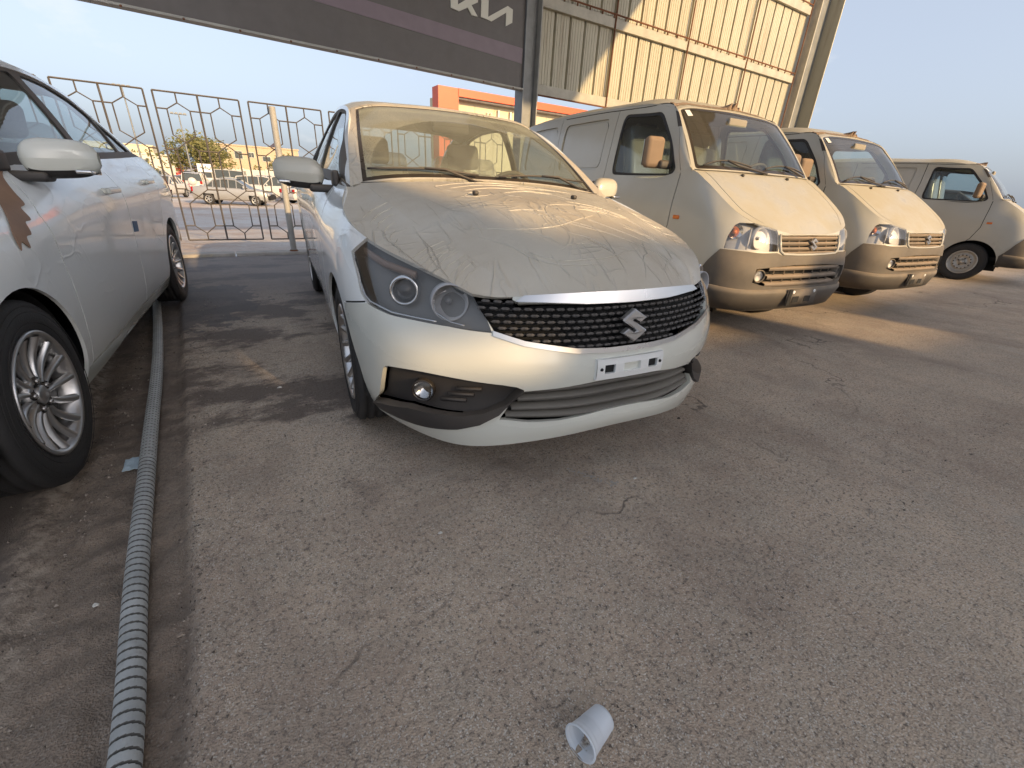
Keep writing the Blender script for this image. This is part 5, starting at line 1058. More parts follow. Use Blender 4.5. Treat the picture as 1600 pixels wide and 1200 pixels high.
        for k in range(9): x = .48+.022*k; ridge(H2_, (x, -.655+.014*k), (x-.05-.02*rw.random(), -.50+.006*k), .15, .0024, 0, .002)
        for k in range(6): x = .0+.09*k; ridge(H2_, (x, .74), (x-.08, .60+.01*k*rw.random()), .2, .0026, 0, .003)
        tag(wk.obj('film_wrinkle', [MAT[fm]], hood), kind='stuff')
    for s in (-1, 1): one('washer_nozzle', 'black_plastic', bbox((.055, .252*s, .984), (.03, .022, .018), .007), parent=root, smooth=True)
    # cowl, wipers
    M = Mesh(); M.add(*grid([[(-.31-.03*math.cos(t*1.4), .66*t, 1.000+.02*math.cos(t*1.5)) for t in np.linspace(-1, 1, 21)], [(-.36-.04*math.cos(t*1.4), .69*t, .985+.02*math.cos(t*1.5)) for t in np.linspace(-1, 1, 21)], [(-.40-.04*math.cos(t*1.4), .70*t, 1.0+.03*math.cos(t*1.5)) for t in np.linspace(-1, 1, 21)]]))
    M.obj('cowl', [MAT['black_plastic']], root)
    WSp = P['WS']
    def ws(y, f, o=.0): uv = WSp.snap([(-.38-.7*f, abs(y), 1.02+.38*f)]); p = WSp.ev(uv[:, 0], uv[:, 1])[0]+WSp.nrm(uv[:, 0], uv[:, 1])[0]*o; return p*(1, 1 if y > 0 else -1, 1)
    for ya, yb, yp in ((-.62, -.06, .0), (.06, .60, .62)):
        w_ = one('wiper', 'black_plastic', tube([ws(y, .035+.03*math.sin(3.1*(y-ya)/(yb-ya)), .018) for y in np.linspace(ya, yb, 9)], .0055, 6), tube([np.array((-.37, yp, 1.005)), ws((ya+yb)/2+.1, .05, .030), ws((ya+yb)/2, .06, .022)], .0065, 6), tube([np.array((-.37, yp, .995)), np.array((-.36, yp, 1.018))], .013, 8), parent=root, smooth=True)
    # ---- windscreen: pillars in paint, black frit band, glass
    def uvrect(p, u1, v0, v1, n=12): return [(0, v0)]+[(u1(v), v) for v in np.linspace(v0, v1, n)]+[(0, v1)]
    g0 = uvrect(WSp, lambda v: WSp.U-.052, .012, WSp.V-.028); g1 = uvrect(WSp, lambda v: WSp.U-.072, .045, WSp.V-.045)
    vs2, T2 = cut(WSp, [('frit', g0), ('glass', g1)], .06, .03)
    fill('windscreen_frame', [(WSp, vs2, T2['base'], dict(both=True, rim=.03))], [fm])
    ws_ = fill('windscreen', [(WSp, vs2, T2['glass'], dict(both=True, off=-.004, rim=0))], ['ws_glass'])
    fill('windscreen_band', [(WSp, vs2, T2['frit'], dict(both=True, off=-.004, rim=0))], ['black_gloss'])
    for nm, gap_ in (('RG', .05),):
        p = P[nm]; g1 = uvrect(p, lambda v: p.U-.085, .05, p.V-.03); vs2, T2 = cut(p, [('glass', g1)], .07, .04)
        fill('rear_pillar', [(p, vs2, T2['base'], dict(both=True, rim=.02))], [sf]); fill('rear_window', [(p, vs2, T2['glass'], dict(both=True, off=-.004, rim=0))], ['clear_glass'])
    p = P['RF']; vs2, T2 = cut(p, [], .08, .05); fill('roof', [(p, vs2, T2['base'], dict(both=True, rim=.02)), (p, vs2, T2['base'], dict(both=True, off=-.035, rim=0, back=True, mat=1))], ['car_paint', 'trim_beige'])
    p = P['TD']; vs2, T2 = cut(p, [], .08, .05); fill('boot_lid', [(p, vs2, T2['base'], dict(both=True, rim=.02))], [sf])
    # ---- side glass
    def sg(pts): return SG.snap([(x, .68, z) for x, z in pts], (1, .02, 1))
    WF = round_poly(sg([(-.52, 1.025), (-.745, 1.192), (-1.08, 1.342), (-1.44, 1.392), (-1.475, 1.066)]), .03)
    WR = round_poly(sg([(-1.555, 1.068), (-1.53, 1.394), (-1.9, 1.392), (-2.20, 1.352), (-2.345, 1.29), (-2.36, 1.096)]), .03)
    WQ = round_poly(sg([(-2.395, 1.098), (-2.385, 1.268), (-2.56, 1.185), (-2.70, 1.108)]), .02)
    WB = sg([(-.36, .99), (-.50, 1.095), (-.73, 1.208), (-1.07, 1.357), (-1.46, 1.406), (-1.9, 1.406), (-2.22, 1.365), (-2.42, 1.285), (-2.60, 1.185), (-2.76, 1.10)]); WB = np.concatenate([WB, [[WB[-1, 0], 0], [WB[0, 0], 0]]])
    vs2, T2 = cut(SG, [('band', WB), ('wf', WF), ('wr', WR), ('wq', WQ)], .06, .025)
    for mr in (False, True):
        fill('side_frame', [(SG, vs2, T2['base'], dict(mirror=mr, rim=.015))], [sf])
        fill('window_surround', [(SG, vs2, T2['band'], dict(mirror=mr, off=-.006, rim=.012)), (P['SB'],)+cut_all(P['SB'])+(dict(mirror=mr, off=-.001, rim=.006),)], ['black_plastic'])
        for k in ('wf', 'wr', 'wq'): fill('side_window', [(SG, vs2, T2[k], dict(mirror=mr, off=-.014, rim=0))], ['clear_glass'])
        sd = -1 if mr else 1
        # door mirror
        e = Mesh(); n = 22; rows = []
        for i in range(n+1):
            t = i/n; y = .800+.215*t; a = (math.sin(math.pi*min(1, .12+.88*t)**.8))**.42 if t < 1 else 0
            prof = math.sqrt(max(0, 1-(abs(t-.42)/(.60 if t > .42 else .43))**(4 if t > .42 else 3))); zc = 1.022+.010*t; hx, hz = .052*prof+.004, (.068-.006*t)*prof+.003
            xc = -.56-.045*t
            ring = []
            for k in range(24):
                q = 2*math.pi*k/24; c_, s_ = math.cos(q), math.sin(q); f_ = 1.0 if c_ > 0 else .35
                ring.append((xc+f_*hx*abs(c_)**.8*(1 if c_ > 0 else -1), y*1, zc+hz*abs(s_)**.75*(1 if s_ > 0 else -1)))
            rows.append(ring+[ring[0]])
        V, F = grid(rows); V = V*(1, sd, 1)
        F2 = [f if sd < 0 else f[::-1] for f in F]
        lowm = [1 if V[list(f)].mean(0)[2] < .986 else 0 for f in F2]
        e.add(V, [f for f, l in zip(F2, lowm) if not l], mat=0); e.add(V, [f for f, l in zip(F2, lowm) if l], mat=1)
        mo = e.obj('door_mirror', [MAT['mirror_film' if film_front else 'car_paint'], MAT['black_plastic']], root)
        one('mirror_stalk', 'black_plastic', place(bbox((-.56, .80*sd, .962), (.09, .14, .035), .014)), place(bbox((-.50, .755*sd, 1.01), (.10, .03, .07), .012)), parent=mo, smooth=True)
        one('indicator', 'lamp_chrome', place(bbox((-.545, .975*sd, .985), (.050, .05, .014), .006)), parent=mo, smooth=True)
        one('mirror_glass', 'lamp_chrome', place(box((-.615, .92*sd, 1.025), (.004, .17, .10))), parent=mo)
        # door handles
        for x, z in ((-1.30, .893), (-2.24, .92)):
            uv = W.snap([(x, .85, z)], (1, .02, 1)); p = W.ev(uv[:, 0], uv[:, 1])[0]
            one('door_handle', pc, bbox((x, (p[1]+.022)*sd, z), (.21, .022, .030), .010, n=3), bbox((x+.085, (p[1]+.006)*sd, z), (.03, .03, .026), .008), bbox((x-.085, (p[1]+.006)*sd, z), (.03, .03, .026), .008), parent=root, smooth=True)
    # ---- wheel housings, underside, cabin
    for x in (0, -2.65):
        for sd in (1, -1):
            V, F = lathe([(.352, .815*sd), (.362, .55*sd)], 40, 'y', (x, 0, .30)); F += []
            m = Mesh(); ok = lambda f: V[list(f)].mean(0)[2] > .27; m.add(V, [f for f in F if ok(f)] ); m.add([(x+.37, .56*sd, .17), (x-.37, .56*sd, .17), (x-.37, .56*sd, .70), (x+.37, .56*sd, .70)], [(0, 1, 2, 3)])
            # arch lip
            m.obj('wheel_housing', [MAT['gap']], root)
    one('underside', 'gap', box((-1.50, 0, .21), (3.6, 1.06, .05)), box((-1.32, 0, .21), (1.80, 1.50, .05)), box((.42, 0, .25), (.40, .9, .05)), box((-3.2, 0, .3), (.5, 1.2, .1)), box((-1.1, 0, .35), (.05, 1.5, .3)), parent=root)
    one('engine_bulkhead', 'gap', box((-.42, 0, .62), (.03, 1.44, .72)), box((.42, 0, .45), (.03, 1.30, .42)), parent=root)
    def cabin(parts, name, mat, b=.04): 
        return one(name, mat, *[bbox(c, s, b_) if len(q) == 3 else bbox(c, s, b_, q[3]) for q in parts for c, s, b_ in [q[:3]]], parent=root, smooth=True)
    cabin([((-.62, 0, .89), (.42, 1.36, .18), .06), ((-.70, .35, .985), (.16, .34, .06), .02), ((-.66, 0, .78), (.20, .24, .30), .04)], 'dashboard', 'dash_plastic')
    if not film_front: extras(root, P)
    th = .42; Rm = np.array([[math.cos(th), 0, math.sin(th)], [0, 1, 0], [-math.sin(th), 0, math.cos(th)]])
    m = Mesh(); m.add(*place(tube([(0, .18*math.cos(a), .18*math.sin(a)) for a in np.linspace(0, 2*math.pi, 33)[:-1]], .014, 8, closed=True), Rm, (-.90, .36, .93))); m.add(*place(bbox((0, 0, 0), (.04, .14, .10), .03), Rm, (-.88, .36, .93))); m.add(*place(box((0, 0, -.0), (.015, .34, .03)), Rm, (-.89, .36, .93))); m.obj('steering_wheel', [MAT['dash_plastic']], root)
    rk = lambda a: np.array([[math.cos(a), 0, math.sin(a)], [0, 1, 0], [-math.sin(a), 0, math.cos(a)]])
    for y in (-.36, .36):
        m = Mesh(); m.add(*bbox((-1.25, y, .50), (.50, .50, .16), .06)); m.add(*place(bbox((0, 0, .30), (.14, .48, .62), .06), rk(-.38), (-1.50, y, .52))); m.add(*place(bbox((0, 0, .74), (.09, .26, .18), .04), rk(-.30), (-1.53, y, .50))); m.obj('front_seat', [MAT['seat_fabric']], root)
        m = Mesh(); s_ = [(.055+.02*math.sin(5*a)) for a in np.linspace(0, 6, 7)]
        m.add(*place(bbox((0, 0, .36), (.17, .50, .72), .05), rk(-.38), (-1.49, y, .515))); m.obj('seat_film', [MAT['seat_wrap']], root)
    cabin([((-2.25, 0, .50), (.50, 1.20, .18), .06), ((-2.53, 0, .78), (.18, 1.24, .55), .06, rk(-.35))], 'rear_seat', 'seat_fabric')
    cabin([((-1.0, 0, 1.325), (.04, .24, .07), .02)], 'rear_view_mirror', 'dash_plastic', .02)
    one('parcel_shelf', 'trim_beige', box((-2.83, 0, 1.06), (.45, 1.25, .02)), parent=root)
    for k in (0, -2.65):
        for sd in (1, -1): wheel_alloy(root, k, sd)
    return root
def cut_all(p):
    vs, T = cut(p, [], .06, .05); return (vs, T['base'])

def extras(root, P):
    W = P['W']; r = random.Random(4)
    def patch(name, mat, outline, o, curl=0):
        uv = W.snap(outline, (1, .05, 1)); uv = smooth_poly(uv, 4) if len(outline) > 5 else uv; vs, T = cut(W, [('p', uv)], .05, .02); m = Mesh(); region_mesh(m, W, vs, T['p'], off=o, rim=.002); m.obj(name, [MAT[mat]], root)
    patch('torn_film', 'brown_film', [(-.50, .8, .985), (-.44, .8, .955), (-.394, .8, .913), (-.37, .8, .875), (-.325, .8, .865), (-.315, .8, .83), (-.27, .8, .825), (-.25, .8, .79), (-.21, .8, .785), (-.195, .8, .752), (-.165, .8, .775), (-.135, .8, .752), (-.15, .8, .80), (-.19, .8, .835), (-.25, .8, .885), (-.31, .8, .935), (-.38, .8, .985)], .004)
    patch('blue_tape', 'tape_blue', TAPE, .003)
TAPE = [(-1.53, .86, .722), (-1.63, .86, .715), (-1.62, .86, .657), (-1.52, .86, .664)]
# ------------------------------------------------------------------ the small van
def wheel_steel(parent, x, side, r=.283, w=.155, rr=.172, y0=.70, name='wheel'):
    e = empty(name); e.parent = parent; e.location = (x, 0, r-.003)
    if side < 0: e.rotation_euler = (0, 0, math.pi)
    key = ('steel', r, y0)
    if key not in CACHE:
        t = tyre_mesh(r, w, rr, y0).data('tyre', [MAT['rubber']]); M = Mesh()
        M.add(*lathe([(rr+.004, y0-.008), (rr+.006, y0), (rr-.004, y0-.001), (rr-.012, y0-.018), (rr-.02, y0-.022), (rr-.028, y0-.05), (rr-.05, y0-.052), (rr-.060, y0-.032), (rr-.082, y0-.030), (rr-.092, y0-.045), (rr-.125, y0-.048), (.030, y0-.03), (.028, y0-.012), (.0, y0-.010)], 56), mat=0)
        for k in range(14):
            a = 2*math.pi*k/14; c, s = math.cos(a), math.sin(a); Rm = np.array([[c, 0, -s], [0, 1, 0], [s, 0, c]])
            M.add(*place(lathe([(.0, .0), (.0095, .0), (.0095, -.004)], 8), Rm@np.diag([.8, 1, 1.2]), (c*(rr-.072), y0-.0285, s*(rr-.072))), mat=1)
        for k in range(4):
            a = 2*math.pi*k/4+.4; M.add(*lathe([(0, y0-.022), (.009, y0-.022), (.011, y0-.045)], 6, c=(.052*math.cos(a), 0, .052*math.sin(a))), mat=2)
        M.add(*lathe([(0, y0-.016), (.020, y0-.016), (.024, y0-.03)], 20), mat=1)
        CACHE[key] = (t, M.data('rim', [MAT['steel_rim'], MAT['gap'], MAT['alloy_dark']]))
    t, m = CACHE[key]; link(bpy.data.objects.new('tyre', t), e); link(bpy.data.objects.new('rim', m), e); return e
def build_van():
    root = empty('small_van'); P = van_patches(); W, H, SG, RF, WSp, BK = (P[k] for k in ('W', 'H', 'SG', 'RF', 'WS', 'BK'))
    def fill(name, items, mats, parent=None):
        M = Mesh()
        for pt, vs, T, o in items:
            if T is not None: region_mesh(M, pt, vs, T, **o)
        return M.obj(name, [MAT[m] for m in mats], parent or root)
    Z = W.V; pc = 'van_paint'; uw = lambda x, z=.3: W.snap([(x, .73, z)], (1, .02, 1))[0, 0]
    k1 = W.snap([(.700, .372, .83)])[0, 0]; k2 = W.snap([(.632, .535, .87)])[0, 0]
    HL = np.concatenate([[[k1, Z], [k2, Z]], W.snap([(.600, .592, .870), (.578, .618, .868), (.562, .640, .850), (.555, .675, .78), (.560, .694, .697), (.62, .63, .694), (.667, .57, .693), (.722, .40, .690), (.735, .356, .692), (.722, .352, .74), (.710, .354, .79)])])
    GR = W.snap([(.712, 0, .803), (.707, .3, .805), (.704, .345, .806), (.722, .340, .74), (.738, .33, .690), (.748, .30, .672), (.758, .1, .668), (.758, 0, .668)])
    BU = np.concatenate([[[0, 0], [uw(.37, .28), 0]], side_poly(W, [(.365, .42), (.48, .60)]), W.snap([(.545, .705, .690), (.62, .64, .688), (.667, .58, .686), (.735, .37, .683), (.746, .32, .668), (.757, .1, .660), (.757, 0, .660)])])
    LG = round_poly(W.snap([(.765, 0, .600), (.760, .17, .600), (.752, .33, .592), (.742, .40, .585), (.715, .515, .575), (.712, .52, .48), (.742, .42, .455), (.752, .30, .447), (.762, .1, .447), (.762, 0, .447)]), .012)
    LG[0, 0] = LG[-1, 0] = 0; LG[:, 0] = np.where(LG[:, 0] < .02, 0, LG[:, 0])
    def arch(x0, zc, rr):
        t = np.linspace(-.8, math.pi+.8, 36); a = W.snap([(x0+rr*math.cos(q), .73, zc+rr*math.sin(q)) for q in t if zc+rr*math.sin(q) > .265], (1, .02, 1)); return np.concatenate([[[a[0, 0], -.01]], a, [[a[-1, 0], -.01]]])
    A1, A2 = arch(.04, .28, .33), arch(-2.33, .28, .32)
    g = lambda pts, w=.008, p=W: strip(dens(side_poly(p, pts), .04, False), w)
    seam = [(.03, 1.17), (.033, 1.05), (.03, .80), (-.03, .63), (-.07, .58)]
    gaps = [g(seam), g([(-.915, 1.14), (-.93, .9), (-.93, .30)]), g([(-1.84, 1.14), (-1.84, .66)]), g([(-.30, .30), (-1.9, .30)]), g([(-1.9, .74), (-.95, .74)], .006)]
    DF = side_poly(W, [(.03, 1.2), (.033, 1.05), (.03, .80), (-.03, .63), (-.3, .5), (-.3, .30), (-.93, .30), (-.93, .9), (-.915, 1.2)]); DF[0, 1] = DF[-1, 1] = Z
    DS = side_poly(W, [(-.918, 1.2), (-.932, .9), (-.932, .30), (-1.84, .30), (-1.84, 1.2)]); DS[0, 1] = DS[-1, 1] = Z
    ST = W.snap([(.745, 0, .441), (.742, .40, .436), (.62, .668, .43), (.46, .73, .42), (.40, .737, .415)]); ST[0, 0] = 0
    vs, T = cut(W, [('front_door', DF), ('side_door', DS), ('bumper', BU), ('headlight', HL), ('grille', GR), ('lower', LG)]+[('gap', q) for q in gaps]+[('void', A1), ('void', A2)], .045, .018)
    R = lambda nm, **o: (W, vs, T.get(nm), o)
    bu = fill('bumper', [R('bumper', both=True, off=.008, rim=.03)], ['bumper_plastic'])
    # stepped lower lip of the bumper
    M = Mesh(); L = []
    for y in np.linspace(-.735, .735, 61):
        x = 1
    uu = np.linspace(0, uw(.40, .4), 40); v0 = [W.snap([(.76, 0, z)], (.1, 1, 1))[0, 1] for z in (.285, .32, .40, .425)]
    rows = []
    for v_, o_ in ((v0[0], .004), (v0[0]+.004, .022), (v0[2], .026), (v0[3], .020), (v0[3]+.008, .004)):
        pp = W.ev(uu, np.full(40, v_))+W.nrm(uu, np.full(40, v_))*o_; rows.append(np.concatenate([(pp*(1, -1, 1))[::-1][:-1], pp]))
    M.add(*grid(rows)); M.obj('bumper_lip', [MAT['bumper_plastic']], bu)
    fill('body', [R('base', both=True, rim=.012)], [pc])
    # ---- hood
    vs2, T2 = cut(H, [('gap', strip(dens(H.snap([(.165, .60, 1.19), (.201, .588, 1.166), (.33, .592, 1.09), (.425, .582, 1.02), (.531, .555, .943), (.60, .50, .90), (.64, .455, .866)]), .03, False), .006))], .05, .02)
    fill('bonnet', [(H, vs2, T2['base'], dict(both=True, rim=.012))], [pc]); fill('bonnet_gap', [(H, vs2, T2['gap'], dict(both=True, off=-.005, rim=0))], ['gap'])
    # ---- grille
    gr = fill('grille', [R('grille', both=True, off=-.035, rim=-.022)], ['gap'])
    def on(y, z, o, hint=.73): uv = W.snap([(hint, abs(y), z)], (.1, 1, 1)); p = W.ev(uv[:, 0], uv[:, 1])[0]+W.nrm(uv[:, 0], uv[:, 1])[0]*o; return p*(1, 1 if y > 0 else -1, 1)
    def bar(zf, y0, y1, h, parent, name, o=(-.025, .006), n=17, mat='grille_dust'):
        ys = np.linspace(y0, y1, n); rows = [[on(y, zf(y)+dz, oo) for y in ys] for dz, oo in ((h*.6, o[0]), (h*.4, o[1]*.6), (0, o[1]), (-h*.5, o[1]*.3), (-h*.7, o[0]))]
        m = Mesh(); m.add(*grid(rows)); return m.obj(name, [MAT[mat]], parent)
    for z in (.783, .747, .712, .682): bar(lambda y: z, -.33 if z > .7 else -.30, .33 if z > .7 else .30, .020, gr, 'grille_slat', (-.03, .004))
    for y in (-.22, -.11, .0, .11, .22): one('grille_post', 'grille_dust', tube([on(y, .80, -.018), on(y, .675, -.018)], .005, 5), parent=gr)
    m = Mesh(); pts = [on(y, z, .004) for y, z in [(-.345, .80), (-.345, .74), (-.335, .695), (-.30, .675), (-.15, .670), (0, .669), (.15, .670), (.30, .675), (.335, .695), (.345, .74), (.345, .80)]]; m.add(*tube(pts, .009, 6)); m.add(*tube([on(y, .802, .0) for y in np.linspace(-.345, .345, 15)], .007, 6)); m.obj('grille_frame', [MAT['van_paint']], gr)
    s_emblem(.085, .088, .014, lambda a, b, o: (.748+o-.15*b, a, .742+b)).obj('emblem', [MAT['chrome']], gr)
    lw = fill('lower_grille', [R('lower', both=True, off=-.045, rim=-.022)], ['gap'])
    for z in (.575, .515, .462): bar(lambda y: z, -.41, .41, .026, lw, 'lower_slat', (-.035, .006))
    for y in np.linspace(-.33, .33, 7): one('lower_post', 'grille_dust', tube([on(y, .60, -.02), on(y, .45, -.02)], .005, 5), parent=lw)
    for sd in (1, -1):
        mr = sd < 0; S = lambda vf: vf if sd > 0 else mir(vf)
        fill('front_door', [R('front_door', mirror=mr, rim=.012)], [pc]); fill('side_door', [R('side_door', mirror=mr, rim=.012)], [pc]); fill('door_gap', [R('gap', mirror=mr, off=-.006, rim=0)], ['gap'])
        h = fill('headlight', [R('headlight', mirror=mr, rim=0)], ['lamp_glass'])
        m = Mesh(); region_mesh(m, W, vs, T['headlight'], off=-.05, rim=-.027, mirror=mr); m.obj('bowl', [MAT['lamp_silver']], h)
        F1 = frame_to((.97, -.05, .02)); m = Mesh(); m.add(*S(place(lathe([(.012, -.03), (.03, -.020), (.058, .006), (.070, .030), (.074, .030), (.074, .0)], 30, 'x'), F1, (.632, .475, .770)))); m.add(*S(place(lathe([(.001, .02), (.012, .015), (.014, -.02)], 12, 'x'), F1, (.632, .475, .770))), mat=1); m.obj('reflector_lamp', [MAT['lamp_silver'], MAT['bulb']], h)
        F2 = frame_to((.80, .58, .10)); m = Mesh(); m.add(*S(place(lathe([(.010, -.01), (.028, -.004), (.045, .015), (.05, .02)], 20, 'x'), F2, (.555, .615, .805)))); m.add(*S(place(lathe([(.001, .012), (.016, .008), (.018, -.01)], 12, 'x'), F2, (.555, .615, .805))), mat=1); m.obj('indicator_lamp', [MAT['lamp_chrome'], MAT['amber']], h)
        m = Mesh(); m.add(*S(tube([on(y, z, -.012, .6) for y, z in ((.585, .70), (.575, .74), (.565, .79), (.55, .84))], .006, 6))); m.obj('lamp_rib', [MAT['lamp_silver']], h)
        f = Mesh(); Ff = frame_to((.95, .28, 0)); f.add(*S(place(lathe([(.046, -.03), (.046, .014), (.040, .018), (.036, .008)], 26, 'x'), Ff, (.715, .462, .522))), mat=1); f.add(*S(place(lathe([(.001, .012), (.025, .010), (.036, .004)], 20, 'x'), Ff, (.715, .462, .522))), mat=0); f.add(*S(place(lathe([(.001, -.01), (.036, .0)], 20, 'x'), Ff, (.715, .462, .522))), mat=3)
        f.obj('fog_lamp', [MAT['lamp_glass'], MAT['bumper_plastic'], MAT['lamp_chrome'], MAT['lamp_silver']], lw)
        one('side_indicator', 'amber', S(bbox((.105, .738, .865), (.06, .014, .028), .006)), parent=root, smooth=True)
        # upper side
        sg = lambda pts: SG.snap([(x, .67, z) for x, z in pts], (1, .02, 1))
        WN = round_poly(sg([(-.79, 1.180), (-.785, 1.612), (-.37, 1.592), (-.155, 1.36), (-.055, 1.20), (-.075, 1.168)]), .05)
        WO = round_poly(sg([(-.812, 1.158), (-.807, 1.634), (-.36, 1.614), (-.132, 1.37), (-.028, 1.20), (-.055, 1.150)]), .06)
        P1 = [(-1.03, 1.21), (-1.01, 1.61), (-1.74, 1.61), (-1.76, 1.21)]; P2 = [(-1.93, 1.21), (-1.91, 1.61), (-2.58, 1.60), (-2.62, 1.21)]
        sunk = [(n_, round_poly(sg([(q[0][0]+e_, q[0][1]-e_), (q[1][0]+e_, q[1][1]+e_), (q[2][0]-e_, q[2][1]+e_), (q[3][0]-e_, q[3][1]-e_)]), .06)) for q in (P1, P2) for n_, e_ in (('groove', .010), ('panel', -.010))]; grv = []
        sgap = [('gap', g([(.03, 1.17), (.0, 1.24), (-.10, 1.44), (-.27, 1.655)], .008, SG)), ('gap', g([(-.915, 1.14), (-.895, 1.40), (-.90, 1.68)], .008, SG)), ('gap', g([(-1.84, 1.14), (-1.85, 1.68)], .008, SG)), ('gap', g([(-.29, 1.648), (-.9, 1.672), (-1.8, 1.68)], .006, SG))]
        vv = SG.snap([(-.24, .607, 1.61), (-.205, .602, 1.60), (-.115, .63, 1.49), (-.15, .632, 1.49)])
        v3, T3 = cut(SG, sunk+grv+sgap+[('band', WO), ('win', WN), ('vent', vv)], .06, .022)
        r3 = lambda nm, **o: (SG, v3, T3.get(nm), dict(mirror=mr, **o))
        fill('upper_side', [r3('base', rim=.01)], [pc]); fill('cargo_panel', [r3('panel', off=-.012, rim=0)], [pc]); fill('panel_groove', [r3('groove', off=-.016, rim=-.005)], [pc]); fill('door_gap', [r3('gap', off=-.006, rim=0)], ['gap'])
        wn = fill('window_seal', [r3('band', off=-.004, rim=.01)], ['rubber']); fill('side_window', [r3('win', off=-.012, rim=0)], ['clear_glass']); fill('pillar_vent', [r3('vent', off=.002, rim=.01)], ['black_plastic'])
        mo = one('door_mirror', 'mirror_dust', S(place(bbox((0, 0, 0), (.075, .155, .215), .035, n=4), np.array([[math.cos(.15), -math.sin(.15), 0], [math.sin(.15), math.cos(.15), 0], [0, 0, 1]]), (-.155, .835, 1.305))), parent=root, smooth=True)
        one('mirror_stalk', 'black_plastic', S(place(bbox((-.11, .745, 1.225), (.06, .12, .06), .02))), parent=mo, smooth=True); one('mirror_glass', 'lamp_chrome', S(box((-.198, .84, 1.305), (.003, .12, .175))), parent=mo)
        one('door_handle', 'black_plastic', S(bbox((-.80, .752, 1.00), (.15, .028, .05), .012)), parent=root, smooth=True)
    # ---- screen, roof, back
    rectu = lambda p, m, a, b, n=10: [(0, a)]+[(p.U-m, v) for v in np.linspace(a, b, n)]+[(0, b)]
    rr_ = lambda q: np.array([(0, q[0][1])]+[tuple(x) for x in round_poly(q+[(-.3, q[-1][1]), (-.3, q[0][1])], .06) if x[0] > 0]+[(0, q[-1][1])])
    g0 = rr_(rectu(WSp, .028, .010, WSp.V-.012)); g1 = rr_(rectu(WSp, .052, .040, WSp.V-.035))
    v4, T4 = cut(WSp, [('frit', g0), ('glass', g1)], .07, .03)
    fill('windscreen_frame', [(WSp, v4, T4['base'], dict(both=True, rim=.02))], [pc]); fill('windscreen_seal', [(WSp, v4, T4['frit'], dict(both=True, off=-.002, rim=0))], ['black_gloss']); fill('windscreen', [(WSp, v4, T4['glass'], dict(both=True, off=-.004, rim=0))], ['van_ws_glass'])
    v5, T5 = cut(RF, [], .08, .05); fill('roof', [(RF, v5, T5['base'], dict(both=True, rim=.02)), (RF, v5, T5['base'], dict(both=True, off=-.03, rim=0, back=True, mat=1))], [pc, 'trim_beige'])
    RGl = rr_([(0, .10), (BK.U-.12, .10), (BK.U-.13, BK.V-.12), (0, BK.V-.12)]); v6, T6 = cut(BK, [('glass', RGl)], .08, .04)
    fill('tailgate', [(BK, v6, T6['base'], dict(both=True, rim=.02))], [pc]); fill('rear_window', [(BK, v6, T6['glass'], dict(both=True, off=-.004, rim=0))], ['clear_glass'])
    rnd = random.Random(5); V = []; F = []     # torn strip of protective film along the roof's front edge
    n = 70
    for i in range(n+1):
        y = -.60+1.2*i/n; uv = RF.snap([(-.30, abs(y), 1.68)]); j = rnd.uniform(-.010, .010)+.02*math.sin(9*y); A_ = max(0, math.sin(7*y+1)+.7*math.sin(19*y))*1.5
        for k, (v_, h) in enumerate(((.030+j, .003), (.045+j, .004+.022*A_*rnd.random()), (.070+j*1.5, .004+.018*A_*rnd.random()), (.085+.02*A_+j, .003))):
            p = RF.ev([uv[0, 0]*.985], [v_])[0]+RF.nrm([uv[0, 0]*.985], [v_])[0]*h; V.append(p*(1, 1 if y > 0 else -1, 1))
    F = [(i*4+k, i*4+k+1, i*4+k+5, i*4+k+4) for i in range(n) for k in range(3)]; m = Mesh(); m.add(V, F, smooth=False); m.obj('torn_film', [MAT['dust_film']], root)
    def ws(y, f, o=.0): uv = WSp.snap([(.16-.43*f, abs(y), 1.2+.465*f)]); p = WSp.ev(uv[:, 0], uv[:, 1])[0]+WSp.nrm(uv[:, 0], uv[:, 1])[0]*o; return p*(1, 1 if y > 0 else -1, 1)
    for ya, yb, yp in ((-.60, -.10, .06), (.06, .58, .52)):
        one('wiper', 'black_plastic', tube([ws(y, .055+.07*math.sin(3.1*(y-ya)/(yb-ya)), .016) for y in np.linspace(ya, yb, 9)], .006, 6), tube([np.array((.185, yp, 1.205)), ws((ya+yb*2)/3, .05, .03), ws((ya+yb)/2, .115, .022)], .0075, 6), parent=root, smooth=True)
    M = Mesh(); M.add(*grid([[(.19-.03*abs(t)**2, .66*t, 1.196) for t in np.linspace(-1, 1, 15)], [(.15-.03*abs(t)**2, .67*t, 1.200) for t in np.linspace(-1, 1, 15)]])); M.obj('cowl', [MAT['black_plastic']], root)
    for y in (-.25, .28): one('washer_nozzle', 'black_plastic', bbox((.215, y, 1.178), (.025, .02, .02), .007), parent=root, smooth=True)
    one('sticker', 'label_white', (np.array([ws(-.53, .90, .0), ws(-.48, .905, .0), ws(-.48, .80, .0), ws(-.53, .795, .0)]), [(0, 1, 2, 3)]), parent=root)
    # plate holder (torn bracket)
    m = Mesh(); m.add(*place(box((.792, -.015, .370), (.010, .34, .115)))); m.obj('plate_bracket', [MAT['bumper_plastic']], root)
    for y in (-.085, .055): one('bracket_hole', 'gap', place(bbox((.795, y, .352), (.010, .075, .045), .004)), parent=root)
    for y in (-.125, .12): one('bracket_bolt', 'label_white', place(lathe([(.001, .006), (.012, .004), (.013, 0)], 10, 'x', (.797, y, .408))), parent=root)
    one('bracket_edge', 'gap', box((.797, -.165, .370), (.012, .035, .118)), parent=root)
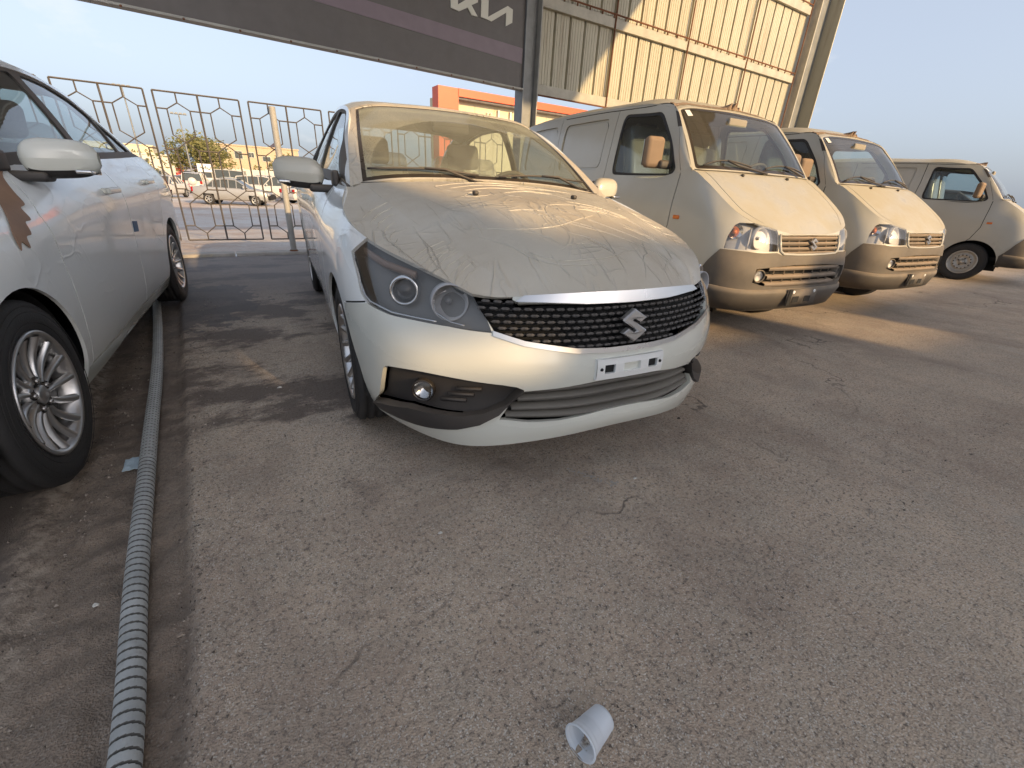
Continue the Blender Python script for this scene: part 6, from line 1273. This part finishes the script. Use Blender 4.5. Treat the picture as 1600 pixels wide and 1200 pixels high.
    # inside
    one('underside', 'gap', box((-1.05, 0, .32), (3.2, 1.0, .05)), box((-1.15, 0, .34), (1.65, 1.40, .05)), box((.42, 0, .36), (.36, 1.2, .05)), box((-.70, 0, .25), (.1, .9, .1)), parent=root)
    one('engine_bulkhead', 'gap', box((.40, 0, .60), (.03, 1.1, .36)), parent=root)
    one('dashboard', 'dash_plastic', bbox((.02, 0, 1.04), (.36, 1.32, .20), .06), parent=root, smooth=True)
    one('cabin_wall', 'trim_beige', box((-1.0, .43, 1.15), (.03, .34, .9)), box((-1.0, -.43, 1.15), (.03, .34, .9)), box((-1.0, 0, 1.64), (.03, 1.1, .10)), parent=root)
    rk = lambda a: np.array([[math.cos(a), 0, math.sin(a)], [0, 1, 0], [-math.sin(a), 0, math.cos(a)]])
    for y in (-.34, .34):
        m = Mesh(); m.add(*bbox((-.50, y, .82), (.46, .46, .14), .05)); m.add(*place(bbox((0, 0, .30), (.12, .44, .60), .05), rk(-.22), (-.70, y, .86))); m.add(*place(bbox((0, 0, .68), (.08, .24, .15), .035), rk(-.2), (-.72, y, .86))); m.obj('front_seat', [MAT['seat_fabric']], root)
        m = Mesh(); m.add(*place(bbox((0, 0, .36), (.15, .47, .74), .04), rk(-.22), (-.69, y, .84))); m.obj('seat_film', [MAT['seat_wrap']], root)
    th = .75; m = Mesh(); m.add(*place(tube([(0, .17*math.cos(a), .17*math.sin(a)) for a in np.linspace(0, 2*math.pi, 33)[:-1]], .013, 8, closed=True), rk(th), (-.22, .34, 1.17))); m.add(*place(bbox((0, 0, 0), (.04, .12, .09), .03), rk(th), (-.20, .34, 1.16))); m.obj('steering_wheel', [MAT['dash_plastic']], root)
    one('rear_view_mirror', 'trim_beige', place(bbox((-.16, 0, 1.575), (.03, .21, .06), .014)), parent=root, smooth=True)
    for x, c in ((.0, .04), (-2.35, -2.33)):
        for sd in (1, -1):
            V, F = lathe([(.333, .700*sd), (.335, .40*sd)], 36, 'y', (c, 0, .285)); m = Mesh(); m.add(V, [f for f in F if V[list(f)].mean(0)[2] > .20]); m.add([(c+.34, .42*sd, .17), (c-.34, .42*sd, .17), (c-.34, .42*sd, .66), (c+.34, .42*sd, .66)], [(0, 1, 2, 3)])
            m.obj('wheel_housing', [MAT['gap']], root); wheel_steel(root, x, sd)
    return root
# ------------------------------------------------------------------ the parked cars
def put(o, x, y, a): o.location = (x, y, 0); o.rotation_euler = (0, 0, a)
A = build_sedan(True); put(A, 1.17724, 1.83161, -1.66225); tag(A, 'dusty white saloon with wrinkled film on its bonnet, chrome grille facing the camera', 'car', 'saloons parked under the canopy')
B = build_sedan(False); put(B, -1.44647, 1.95812, -1.64056); tag(B, 'cleaner white saloon at the left edge, seen from its side by the conduit', 'car', 'saloons parked under the canopy')
V1 = build_van(); put(V1, 3.67253, 2.37975, -1.67441); tag(V1, 'dusty pale van parked nearest, right beside the middle saloon', 'van', 'small vans parked in a row')
for (x, y, a), lb in zip(((5.83833, 2.36558, -1.65857), (10.49328, 2.33307, -1.42426)), ('dusty pale van in the middle of the row of three vans', 'pale van farthest right showing its whole side and silver steel wheel')):
    c = copy_tree(V1); put(c, x, y, a); c['label'] = lb
